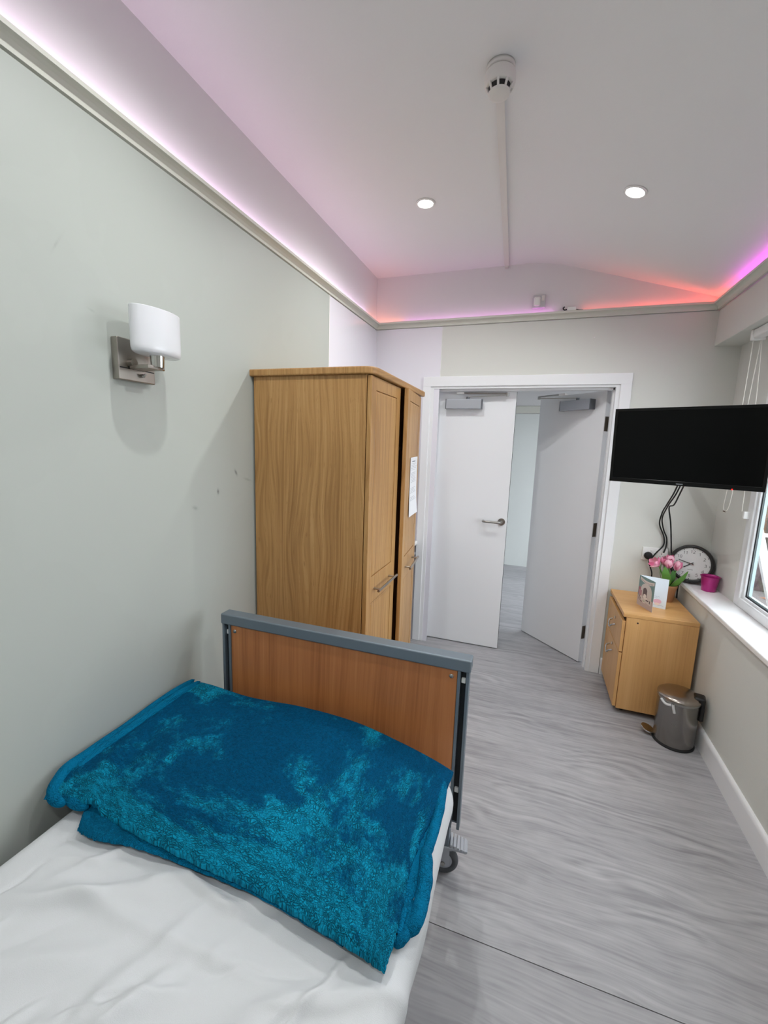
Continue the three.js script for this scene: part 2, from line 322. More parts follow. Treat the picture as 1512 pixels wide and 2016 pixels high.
// the corridor beyond
{
  const w = structure('wall_corridor', 'white corridor walls beyond the open door');
  part('wall_body', merge([box(-1.6, 2.55, 0, 2.6, -2.86, -2.74), box(-1.72, -1.6, -0.1, 2.6, -2.86, -0.12), box(2.45, 2.55, -0.1, 2.6, -2.74, -2.45), box(2.45, 2.55, -0.1, 2.6, -0.55, -0.12), box(2.45, 2.55, 2.1, 2.6, -2.45, -0.55), box(2.45, 2.55, -0.1, 0.05, -2.45, -0.55), box(-1.72, -0.12, 0, 2.6, -0.24, -0.12)]), M.upper, w);
  part('wall_board', box(-1.6, 2.45, 0, 2.035, -2.74, -2.730), M.corridor, w);
  part('coving', rbox(-1.6, 2.45, 2.042, 2.135, -2.74, -2.70, 0.01), M.coving, w);
  structMesh('ceiling', box(-1.72, 2.55, 2.42, 2.6, -2.86, -0.12), M.ceiling, 'corridor ceiling beyond the doors');
  const d = structure('window_added_2', 'added glazed end of the corridor, out of view, letting in daylight');  // added opening, out of view, brings sky light into the corridor
  part('window_frame', merge([rbox(2.46, 2.52, 0.05, 2.1, -2.45, -2.39, 0.004), rbox(2.46, 2.52, 0.05, 2.1, -0.61, -0.55, 0.004), rbox(2.46, 2.52, 0.05, 0.12, -2.45, -0.55, 0.004), rbox(2.46, 2.52, 2.04, 2.1, -2.45, -0.55, 0.004), rbox(2.46, 2.52, 0.05, 2.1, -1.53, -1.47, 0.004)]), M.upvc, d);
  for (const [a, b] of [[-2.40, -1.52], [-1.48, -0.60]]) part('glass_pane', box(2.488, 2.492, 0.11, 2.05, a, b), M.glass, d);
  for (const [x, z, k, lab] of [[1.9, -1.6, 1, 'added unseen round corridor ceiling lamp to the right beyond the open door'], [0.2, -1.6, 0.3, 'added unseen round corridor ceiling lamp to the left beyond the closed door']]) {  // unseen lamps, added to brighten the corridor
    const o = thing('added_corridor_lamp', lab, 'added ceiling lamp', [x, 2.42, z], 0);
    part('lamp_base', cyl(0.15, 0.15, 0.02, 40), M.white, o, [0, -0.011, 0]);
    part('lamp_diffuser', lathe([[0.14, -0.02], [0.135, -0.045], [0.1, -0.06], [0.0001, -0.065]], 40), new THREE.MeshStandardMaterial({ color: '#ffffff', emissive: '#f4f6ff', emissiveIntensity: 2 * k, roughness: 0.5, side: THREE.DoubleSide }), o);
    const l = new THREE.RectAreaLight(new THREE.Color().setRGB(0.96, 0.97, 1.0), CORR * 8 * k, 0.26, 0.26); l.position.set(x, 2.345, z); l.rotation.x = -Math.PI / 2; l.name = 'added_corridor_glow'; scene.add(l);
  }
}

// ---------------------------------------------------------------- window and outdoors
{
  const w = structure('window_1', 'white framed window over a deep white sill');
  const X0 = REC - 0.005, X1 = REC + 0.040, Z0 = 0.43, Z1 = 1.95, Y0 = 0.765, Y1 = 2.19;
  const fr = merge([rbox(X0, X1, Y0, Y1, Z0, Z0 + 0.062, 0.006), rbox(X0, X1, Y0, Y1, Z1 - 0.062, Z1, 0.006), rbox(X0 + 0.0005, X1 - 0.0005, Y0, Y0 + 0.05, Z0 + 0.056, Z1 - 0.056, 0.006), rbox(X0 + 0.0005, X1 - 0.0005, Y1 - 0.05, Y1, Z0 + 0.056, Z1 - 0.056, 0.006), rbox(X0 + 0.001, X1 - 0.001, Y0 + 0.044, Y1 - 0.044, 1.20, 1.26, 0.006)]);
  part('window_frame', fr, M.upvc, w);
  part('frame_bead', merge([rbox(X0 + 0.012, X0 + 0.04, Y0 + 0.04, Y1 - 0.04, Z0 + 0.058, Z0 + 0.078, 0.004), rbox(X0 + 0.0127, X0 + 0.0393, Y0 + 0.045, Y0 + 0.062, Z0 + 0.076, 1.20, 0.004), rbox(X0 + 0.012, X0 + 0.04, Y0 + 0.045, Y0 + 0.062, 1.26, Z1 - 0.06, 0.004)]), M.upvc, w);
  part('gasket', merge([box(X0 + 0.022, X0 + 0.0262, Y0 + 0.058, Y1 - 0.05, Z0 + 0.077, Z0 + 0.081), box(X0 + 0.022, X0 + 0.0262, Y0 + 0.0615, Y0 + 0.067, Z0 + 0.08, 1.20), box(X0 + 0.022, X0 + 0.0262, Y0 + 0.0615, Y0 + 0.067, 1.26, Z1 - 0.07)]), M.gasket, w);
  part('glazing_spacer', merge([box(X0 + 0.03, X0 + 0.044, Y0 + 0.06, Y1 - 0.05, Z0 + 0.08, Z0 + 0.092), box(X0 + 0.03, X0 + 0.044, Y0 + 0.062, Y0 + 0.074, Z0 + 0.08, 1.20)]), M.spacer, w);
  for (const [a, b] of [[Z0 + 0.07, 1.202], [1.258, Z1 - 0.058]]) part('glass_pane', box(X0 + 0.026, X0 + 0.030, Y0 + 0.05, Y1 - 0.05, a, b), M.glass, w);
  part('window_sill', rbox(2.193, X0 + 0.012, 0.738, 0.764, 0.007, BACK, 0.006, 3), M.sill, w);
}
{
  const b = thing('roller_blind', 'white blind headrail with pull cords at the top of the window', 'blind', [0, 0, 0]);
  part('headrail', rbox(2.262, 2.312, 2.190, 2.234, 0.40, 1.96, 0.006), M.white, b);
  part('end_bracket', rbox(2.255, 2.318, 2.180, 2.235, 0.385, 0.405, 0.004), M.white, b);
  part('pull_cord', tube([[2.268, 2.185, 0.393], [2.266, 1.9, 0.392], [2.264, 1.5, 0.388], [2.262, 1.36, 0.372], [2.262, 1.30, 0.362], [2.264, 1.272, 0.370], [2.268, 1.27, 0.385], [2.274, 1.30, 0.398], [2.278, 1.4, 0.405], [2.284, 1.8, 0.402], [2.300, 2.185, 0.395]], 0.0022, 90, 8), M.cord, b);
  part('cord_joint', rod([2.263, 1.271, 0.368], [2.268, 1.269, 0.380], 0.0038), S('#4a3020', 0.6), b);
  part('pull_cord', tube([[2.304, 2.185, 0.397], [2.308, 1.9, 0.425], [2.312, 1.6, 0.445], [2.315, 1.285, 0.455]], 0.0022, 40, 8), M.cord, b);
  part('cord_cleat', merge([rbox(2.322, 2.354, 1.245, 1.285, 0.445, 0.465, 0.004)]), M.white, b);
}
{
  const g = structMesh('ground_outside', box(2.41, 12, -0.3, -0.15, -9, 9), S('#55504e', 0.9, { bumpMap: fineBump, bumpScale: 0.004 }), 'grey paved ground outside the window');
  const wallT = thing('brick_wall', 'orange brick garden wall far outside the window', 'wall', [3.9, -0.15, -6.0]);
  part('mortar_core', box(0, 3.2, 0, 2.2, -0.2, -0.008), S('#8a8279', 0.95), wallT);
  const bm = ['#8d6548', '#9a7354', '#7d5a42', '#a5845f'].map(c => S(c, 0.9)), bg = rbox(-0.105, 0.105, -0.031, 0.031, -0.03, 0.008, 0.004, 1), r = rng(3);
  for (let j = 0; j < 24; j++) for (let i = 0; i < 12; i++) part('brick', bg, bm[Math.floor(r() * 4)], wallT, [0.12 + i * 0.225 + (j % 2) * 0.112, 0.04 + j * 0.075, (r() - 0.5) * 0.004]);
  const post = thing('timber_post', 'short brown timber post standing on the paving outside the window', 'post', [4.16, -0.15, -3.52]);
  part('post_shaft', rbox(-0.075, 0.075, 0, 0.44, -0.07, 0.07, 0.008), S('#4c3f40', 0.85), post);
  part('post_cap', rbox(-0.083, 0.083, 0.44, 0.465, -0.08, 0.08, 0.006), S('#40363a', 0.85), post);
  const post2 = thing('timber_post', 'tall dark timber upright in front of the brick wall', 'post', [5.22, -0.15, -5.88]);
  part('post_shaft', rbox(-0.06, 0.10, 0, 2.3, -0.06, 0.06, 0.008), S('#4a443e', 0.9), post2);
  part('post_cap', rbox(-0.07, 0.11, 2.3, 2.33, -0.07, 0.07, 0.006), S('#4a443e', 0.9), post2);
  const rail = thing('white_handrail', 'white sloping timber handrail outside the window', 'handrail', [0, 0, 0]);
  part('sloping_rail', bar([2.985, 1.30, -1.2], [3.412, -0.145, -1.2], 0.05, 0.06), M.white, rail);
  part('upright', rbox(4.25, 4.33, -0.15, 1.0, -1.29, -1.21, 0.006), M.white, rail);
  part('top_rail', bar([3.06, 0.915, -1.25], [4.30, 0.915, -1.25], 0.03, 0.03), M.white, rail);
  const lm = [S('#8a6240', 0.8, { side: 2 }), S('#7d5337', 0.8, { side: 2 }), S('#957a5c', 0.8, { side: 2 })];
  const ls = new THREE.Shape(); ls.moveTo(0, -0.08); ls.quadraticCurveTo(0.05, -0.03, 0.03, 0.03); ls.quadraticCurveTo(0.02, 0.06, 0, 0.09); ls.quadraticCurveTo(-0.02, 0.06, -0.035, 0.02); ls.quadraticCurveTo(-0.045, -0.03, 0, -0.08);
  const lg = new THREE.ExtrudeGeometry(ls, { depth: 0.002, bevelEnabled: false, curveSegments: 4 }); lg.rotateX(-Math.PI / 2 + 0.1);
  const lr = rng(9);
  for (let k = 0; k < 12; k++) { const m = part(numbered('fallen_leaf'), lg, lm[k % 3], scene, [3.86 + (k % 4) * 0.2 + lr() * 0.03 + Math.floor(k / 4) * 0.16, -0.144, -3.12 - Math.floor(k / 4) * 0.52 - (k % 4) * 0.03 + lr() * 0.06], [0, lr() * 6, 0]); m.userData = { label: 'small dry orange leaf lying on the paving outside the window', category: 'leaf', group: 'dry leaves on the paving' }; }
  const bush = thing('garden_shrub', 'green leafy shrub outside the window', 'shrub', [5.0, -0.15, -5.2]);
  part('stem', rod([0, 0, 0], [0.05, 2.0, 0], 0.03), S('#6a5a48', 0.9), bush);
  const leafG = []; const br = rng(21);
  for (let k = 0; k < 900; k++) { const g = new THREE.PlaneGeometry(0.07, 0.035); g.rotateX(br() * 6); g.rotateY(br() * 6); const a = br() * 6.28, e = Math.pow(br(), 0.5) * 0.6; g.translate(Math.cos(a) * e, 1.75 + (br() - 0.5) * 0.9, Math.sin(a) * e); leafG.push(g); }
  part('foliage', mergeGeometries(leafG), S('#4a5f38', 0.8, { side: THREE.DoubleSide }), bush).userData = { kind: 'stuff' };
}

// ---------------------------------------------------------------- wardrobe
const oakMap = woodTex(1024, 1536, 1.3, 2.0, [150, 108, 60], [182, 138, 84], [201, 160, 107], 1, { warp: 0.07, rings: 9, fibre: 0.75, ringK: 0.34, pore: 0.6, blotch: 0.55 });
const oak = S('#ffffff', 0.42, { map: oakMap });
{
  const w = thing('wardrobe', 'tall oak wardrobe with two panelled doors beside the doorway', 'wardrobe', [0.02, 0, 0]);
  const Z0 = 0.780, Z1 = 1.578, D = 0.545, H = 1.858;
  part('side_panel', metreUV(rbox(0, D, 0.0, H, Z1 - 0.019, Z1, 0.002)), oak, w);
  part('side_panel', metreUV(rbox(0, D, 0.0, H, Z0, Z0 + 0.019, 0.002)), oak, w);
  part('back_panel', metreUV(box(0.002, 0.01, 0.05, H, Z0 + 0.019, Z1 - 0.019)), oak, w);
  part('shelf_board', metreUV(box(0.01, D - 0.02, 0.06, 0.08, Z0 + 0.019, Z1 - 0.019), 'z'), oak, w);
  part('shelf_board', metreUV(box(0.01, D - 0.03, 1.55, 1.57, Z0 + 0.019, Z1 - 0.019), 'z'), oak, w);
  part('plinth', metreUV(box(D - 0.06, D - 0.042, 0, 0.06, Z0 + 0.019, Z1 - 0.019), 'z'), oak, w);
  // top with a clipped front corner and rounded edge
  const s = new THREE.Shape(); s.moveTo(-0.008, -(Z1 + 0.010)); s.lineTo(D - 0.012, -(Z1 + 0.010)); s.quadraticCurveTo(D + 0.03, -(Z1 + 0.010), D + 0.034, -(Z1 - 0.04)); s.lineTo(D + 0.034, -(Z0 - 0.006)); s.lineTo(-0.008, -(Z0 - 0.006)); s.closePath();
  const tg = new THREE.ExtrudeGeometry(s, { depth: 0.018, bevelEnabled: true, bevelThickness: 0.006, bevelSize: 0.006, bevelSegments: 3, curveSegments: 10 }); tg.rotateX(-Math.PI / 2); tg.translate(0, H + 0.006, 0);
  part('top_board', metreUV(tg, 'z'), oak, w);
  // a door with two sunk grooves round flat fields; local: hinge edge z=0, width along -z*dir, face towards +x
  function door(zh, width, dir, ajar) {
    const g = new THREE.Group(); g.name = 'door'; g.position.set(D + 0.003, 0, zh); g.rotation.y = ajar; w.add(g);
    const T = 0.020, y0 = 0.065, y1 = H - 0.006, st = 0.052, a = dir > 0 ? 0.002 : -width + 0.002, b = dir > 0 ? width - 0.002 : -0.002;
    const fields = [[y0 + 0.06, 0.865], [0.985, y1 - 0.05]];
    const list = [];
    const sh = new THREE.Shape(); sh.moveTo(a, y0); sh.lineTo(b, y0); sh.lineTo(b, y1); sh.lineTo(a, y1); sh.closePath();
    for (const [f0, f1] of fields) { const h = new THREE.Path(); h.moveTo(a + st, f0); h.lineTo(b - st, f0); h.lineTo(b - st, f1); h.lineTo(a + st, f1); h.closePath(); sh.holes.push(h); }
    const fg = new THREE.ExtrudeGeometry(sh, { depth: T - 0.004, bevelEnabled: true, bevelThickness: 0.002, bevelSize: 0.002, bevelSegments: 2 }); fg.rotateY(-Math.PI / 2); fg.scale(1, 1, 1);
    fg.translate(T - 0.002, 0, 0);
    // after rotateY(-90): shape x -> world z, depth -> -x
    part('door_frame', metreUV(fg), oak, g);
    for (const [f0, f1] of fields) part('field_panel', metreUV((() => { const q = new THREE.Shape(); const e = 0.012; q.moveTo(a + st + e, f0 + e); q.lineTo(b - st - e, f0 + e); q.lineTo(b - st - e, f1 - e); q.lineTo(a + st + e, f1 - e); q.closePath(); const k = new THREE.ExtrudeGeometry(q, { depth: 0.006, bevelEnabled: true, bevelThickness: 0.007, bevelSize: 0.010, bevelSegments: 2 }); k.rotateY(-Math.PI / 2); k.translate(0.0125, 0, 0); return k; })()), oak, g);
    part('field_back', metreUV(box(0.002, 0.006, y0 + 0.02, y1 - 0.02, a + 0.02, b - 0.02)), oak, g);
    const zc = (a + b) / 2, hl = 0.135;
    const h = part('handle', rod([T + 0.034, 0.925, zc - hl], [T + 0.034, 0.925, zc + hl], 0.0062, 16), M.nickel, g);
    for (const k of [-0.105, 0.105]) part('handle_post', rod([T - 0.002, 0.925, zc + k], [T + 0.034, 0.925, zc + k], 0.0048, 12), M.nickel, h);
    return g;
  }
  door(Z1 - 0.002, 0.395, -1, 0);                                   // near door, hinged at the near side, closed
  door(Z0 + 0.002, 0.395, 1, THREE.MathUtils.degToRad(5.5));        // far door, hinged at the far side, slightly ajar
}
{
  const cv = document.createElement('canvas'); cv.width = 256; cv.height = 384; const c = cv.getContext('2d');
  c.fillStyle = '#f0f1f4'; c.fillRect(0, 0, 256, 384); c.fillStyle = '#a7abb3';
  const r = rng(5); for (const [y0, n] of [[40, 5], [100, 7], [200, 4], [260, 3]]) for (let k = 0; k < n; k++) { let x = 34; while (x < 150 + r() * 70) { const w = 8 + r() * 22; c.fillRect(x, y0 + k * 10, w, 2.5); x += w + 6; } }
  c.fillStyle = '#8f959e'; c.fillRect(60, 24, 120, 6);
  const t = new THREE.CanvasTexture(cv); t.colorSpace = THREE.SRGBColorSpace;
  const g = new THREE.BoxGeometry(0.19, 0.32, 0.0006, 8, 12, 1), p = g.attributes.position;
  for (let i = 0; i < p.count; i++) { const x = p.getX(i), y = p.getY(i); p.setZ(i, p.getZ(i) + 0.012 * Math.pow(clamp((-y + 0.02) / 0.18), 2) * (0.6 + x * 3) + 0.004 * Math.pow(clamp((x + 0.095) / 0.19), 2)); p.setX(i, x * (1 - 0.10 * clamp(-y / 0.16) * (x < 0 ? -1.2 : 0.2))); }
  g.computeVertexNormals();
  const m = part(numbered('paper_notice'), g, S('#ffffff', 0.85, { map: t }), scene, [0.6075, 1.355, 0.955], [0, Math.PI / 2 + 0.095, 0.02]);
  m.userData = { label: 'white printed paper notice taped to the far wardrobe door', category: 'paper' };
}
// vanity corner behind the wardrobe
{
  const v = thing('vanity_unit', 'grey vanity unit with white worktop half hidden behind the wardrobe', 'vanity unit', [0.012, 0, 0.012]);
  part('carcass', rbox(0, 0.355, 0.0, 0.80, 0, 0.72, 0.002), M.vanityGrey, v);
  part('drawer_front', rbox(0.356, 0.376, 0.08, 0.55, 0.003, 0.717, 0.003), M.vanityGrey, v);
  part('drawer_front', rbox(0.356, 0.376, 0.555, 0.795, 0.003, 0.717, 0.003), M.vanityGrey, v);
  part('handle', rbox(0.378, 0.398, 0.735, 0.752, 0.05, 0.5, 0.003), M.silver, v);
  part('worktop', rbox(0, 0.397, 0.802, 0.832, 0, 0.74, 0.008), M.white, v);
  const m = thing('wall_mirror', 'frameless mirror on the white cladding above the vanity unit', 'mirror', [0.06, 1.15, 0.0065]);
  part('mirror_glass', box(0, 0.318, -0.3, 0.305, 0, 0.005), M.mirror, m);
  part('mirror_edge', merge([box(0.318, 0.322, -0.3, 0.305, 0, 0.0065)]), M.darkSteel, m);
}

// ---------------------------------------------------------------- bed
const cherryMap = woodTex(1024, 512, 1.0, 0.5, [158, 96, 54], [190, 122, 72], [206, 140, 88], 4, { warp: 0.02, rings: 26, fibre: 0.4, ringK: 0.35 });
{
  const b = thing('hospital_bed', 'profiling bed with cherry wood footboard in a grey metal frame', 'bed', [0, 0, 0]);
  const ZF = 1.945, X0 = 0.127, X1 = 1.100;
  part('footboard_panel', metreUV(rbox(X0 + 0.043, X1 - 0.043, 0.475, 0.866, ZF - 0.012, ZF + 0.006, 0.002)), S('#ffffff', 0.36, { map: cherryMap }), b);
  part('top_rail', rbox(X0, X1, 0.862, 0.905, ZF - 0.038, ZF + 0.014, 0.006, 3), M.greyFrame, b);
  for (const s of [0, 1]) {
    const xa = s ? X1 - 0.042 : X0 + 0.004, xb = s ? X1 - 0.004 : X0 + 0.042;
    const post = part('side_post', merge([rbox(xa, xa + 0.010, 0.285, 0.864, ZF - 0.02, ZF + 0.010, 0.0015), rbox(xb - 0.010, xb, 0.285, 0.864, ZF - 0.02, ZF + 0.010, 0.0015), rbox(xa, xb, 0.285, 0.864, ZF - 0.022, ZF - 0.016, 0.0015)]), M.greyFrame, b);
    part('slot_lining', box(xa + 0.010, xb - 0.010, 0.30, 0.860, ZF - 0.016, ZF - 0.008), M.slot, post);
    for (const y of [0.425, 0.826]) part('slot_clip', rbox(xa + 0.012, xb - 0.012, y - 0.009, y + 0.009, ZF - 0.009, ZF - 0.001, 0.002), M.white, post);
    part('panel_screw', (() => { const g = lathe([[0.0001, 0.004], [0.005, 0.0035], [0.0075, 0]], 20); g.rotateX(Math.PI / 2); return g; })(), M.steel, b, [s ? X1 - 0.062 : X0 + 0.06, 0.838, ZF + 0.006]);
  }
  part('cross_bar', rbox(X0 + 0.03, X1 - 0.03, 0.315, 0.345, ZF - 0.015, ZF + 0.012, 0.003), M.greyFrame, b);
  part('mattress_platform', rbox(0.14, 1.04, 0.345, 0.385, 2.0, 4.05, 0.006), M.greyFrame, b);
  part('side_rail', rbox(1.005, 1.04, 0.29, 0.345, 1.95, 4.05, 0.004), M.greyFrame, b);
  part('side_rail', rbox(0.15, 0.185, 0.29, 0.345, 1.95, 4.05, 0.004), M.greyFrame, b);
  for (const [x, z, s] of [[1.035, 1.86, 1], [0.20, 1.86, -1], [1.035, 3.75, 1], [0.20, 3.75, -1]]) {   // wheel rolls along x, pedal points outwards
    const c = part('caster_fork', merge([rbox(-0.03, 0.03, 0.112, 0.126, -0.022, 0.022, 0.003), rbox(-0.02, 0.022, 0.045, 0.12, 0.018, 0.022, 0.001), rbox(-0.02, 0.022, 0.045, 0.12, -0.022, -0.018, 0.001)]), M.silver, b, [x, 0, z]);
    c.rotation.y = s > 0 ? 0.12 : Math.PI - 0.12;
    const ring = new THREE.TorusGeometry(0.043, 0.013, 14, 40); ring.scale(1, 1, 1.1); ring.translate(0, 0.056, 0); part('wheel_tyre', ring, S('#54575b', 0.6), c);
    const hub = cyl(0.036, 0.036, 0.018, 32); hub.rotateX(Math.PI / 2); hub.translate(0, 0.056, 0); part('wheel_hub', hub, M.silver, c);
    const ax = cyl(0.008, 0.008, 0.052, 16); ax.rotateX(Math.PI / 2); ax.translate(0, 0.056, 0); part('axle_bolt', ax, M.steel, c);
    const pd = []; for (let k = 0; k < 5; k++) pd.push(rbox(0.022 + k * 0.0125, 0.031 + k * 0.0125, 0.134 - k * 0.0035, 0.146 - k * 0.0035, -0.028, 0.028, 0.002));
    pd.push(rbox(-0.02, 0.085, 0.119, 0.130, -0.026, 0.026, 0.003));
    part('brake_pedal', merge(pd), M.silver, c);
    part('leg', rbox(x - 0.02, x + 0.02, 0.126, 0.345, z - 0.02, z + 0.02, 0.003), M.greyFrame, b);
  }
  for (const x of [0.17, 1.02]) part('chassis_beam', rbox(x - 0.014, x + 0.014, 0.26, 0.29, 1.84, 4.0, 0.003), M.greyFrame, b);
}
// mattress under a fitted sheet
function sheetHeight(x, z) {
  let h = 0.004 * (fbm(x * 3, z * 3, 3) - 0.5) + 0.0012 * (fbm(x * 14, z * 14, 2) - 0.5);
  for (const [ax, az, bx, bz, a, w] of FOLDS) {
    const dx = bx - ax, dz = bz - az, L = Math.hypot(dx, dz), t = ((x - ax) * dx + (z - az) * dz) / (L * L);
    if (t < -0.1 || t > 1.1) continue;
    const side = ((x - ax) * dz - (z - az) * dx) / L + 0.018 * (noise(t * 5 + ax * 9, az * 7) - 0.5);
    if (Math.abs(side) > w * 3.2) continue;
    const env = smooth(-0.1, 0.25, t) * (1 - smooth(0.7, 1.1, t));
    h += 1.5 * a * env * Math.exp(-(side * side) / (w * w));
  }
  return h;
}
const FOLDS = (() => {
  const r = rng(77), L = [[0.15, 2.78, 0.60, 2.60, 0.008, 0.022], [0.10, 3.0, 0.55, 2.72, 0.009, 0.028], [0.30, 3.05, 0.75, 2.72, 0.010, 0.024], [0.55, 3.02, 0.66, 2.70, 0.009, 0.018], [0.66, 2.98, 0.92, 2.66, 0.008, 0.020], [0.20, 2.70, 0.95, 2.68, 0.006, 0.018]];
  for (let k = 0; k < 34; k++) { const x = 0.1 + r() * 0.85, z = 2.55 + r() * 1.3, a = -0.5 + (r() - 0.5) * 1.5, l = 0.15 + r() * 0.35; L.push([x, z, x + Math.cos(a) * l, z + Math.sin(a) * l, (r() < 0.7 ? 1 : -0.6) * (0.003 + r() * 0.006), 0.009 + r() * 0.016]); }
  for (let k = 0; k < 46; k++) { const x = 0.08 + r() * 0.9, z = 2.6 + r() * 0.75, a = -0.75 + (r() - 0.5) * 1.2, l = 0.10 + r() * 0.22; L.push([x, z, x + Math.cos(a) * l, z + Math.sin(a) * l, (r() < 0.6 ? 1 : -0.8) * (0.0015 + r() * 0.0032), 0.006 + r() * 0.009]); }
  return L;
})();
{
  const MX0 = 0.075, MX1 = 1.088, MZ0 = 2.005, MZ1 = 4.05, TOP = 0.548;
  const m = thing('mattress', 'mattress in a rumpled white fitted sheet on the bed', 'mattress', [0, 0, 0]);
  // profile across the bed: up one side, over the top, down the other
  const R = 0.055, nx = 240, nz = 360, prof = [];
  const total = 0.105 + Math.PI / 2 * R + (MX1 - MX0 - 2 * R) + Math.PI / 2 * R + 0.105;
  const cross = (s) => {                                             // s along the profile -> [x, y, outward normal]
    const a = Math.PI / 2 * R, w = MX1 - MX0 - 2 * R;
    if (s < 0.105) return [MX0 + 0.010 * Math.pow(1 - s / 0.105, 2), TOP - R - 0.105 + s, -1, 0];
    s -= 0.105; if (s < a) { const t = s / R; return [MX0 + R - R * Math.cos(t), TOP - R + R * Math.sin(t), -Math.cos(t), Math.sin(t)]; }
    s -= a; if (s < w) return [MX0 + R + s, TOP, 0, 1];
    s -= w; if (s < a) { const t = s / R; return [MX1 - R + R * Math.sin(t), TOP - R + R * Math.cos(t), Math.sin(t), Math.cos(t)]; }
    s -= a; return [MX1 - 0.022 * Math.pow(s / 0.105, 2) , TOP - R - s, 1, 0];
  };
  const pos = [], uv = [], idx = [];
  for (let j = 0; j <= nz; j++) for (let i = 0; i <= nx; i++) {
    const v = j / nz; let z = MZ0 + v * (MZ1 - MZ0); const [x, y, ox, oy] = cross(i / nx * total);
    const endT = clamp((MZ0 + R - z) / R), drop = R * (1 - Math.sqrt(1 - endT * endT));
    let h = sheetHeight(x, z) * smooth(2.50, 2.63, z) * (0.35 + 0.65 * Math.max(0, oy));
    if (Math.abs(ox) > 0.5) h += 0.007 * Math.sin(z * 16 + 2 * noise(z * 6, 3)) * clamp((TOP - R - y) / 0.1) + 0.004 * (noise(z * 14, y * 8) - 0.5);
    const ct = clamp((MZ0 + 0.10 - z) / 0.10), inset = 0.075 * (1 - Math.sqrt(1 - ct * ct)), lean = clamp((x - 0.58) / 0.5, -1, 1);
    pos.push(x + ox * h - inset * lean, y + oy * h - drop * Math.max(0, oy), z); uv.push(x + y, z);
  }
  for (let j = 0; j < nz; j++) for (let i = 0; i < nx; i++) { const a = j * (nx + 1) + i, b = a + 1, c = a + nx + 1, d = c + 1; idx.push(a, c, b, b, c, d); }
  const g = new THREE.BufferGeometry(); g.setAttribute('position', new THREE.Float32BufferAttribute(pos, 3)); g.setAttribute('uv', new THREE.Float32BufferAttribute(uv, 2)); g.setIndex(idx); g.computeVertexNormals();
  const weave = fineBump.clone(); weave.repeat.set(14, 14);
  part('fitted_sheet', g, P('#d0d2d4', 0.85, { side: THREE.DoubleSide, sheen: 0.25, sheenRoughness: 0.6, bumpMap: weave, bumpScale: 0.0003 }), m);
  part('mattress_core', rbox(MX0 + 0.035, MX1 - 0.04, 0.387, TOP - 0.03, MZ0 + 0.01, MZ1 - 0.01, 0.04, 4), S('#dcdcdc', 0.9), m);
}
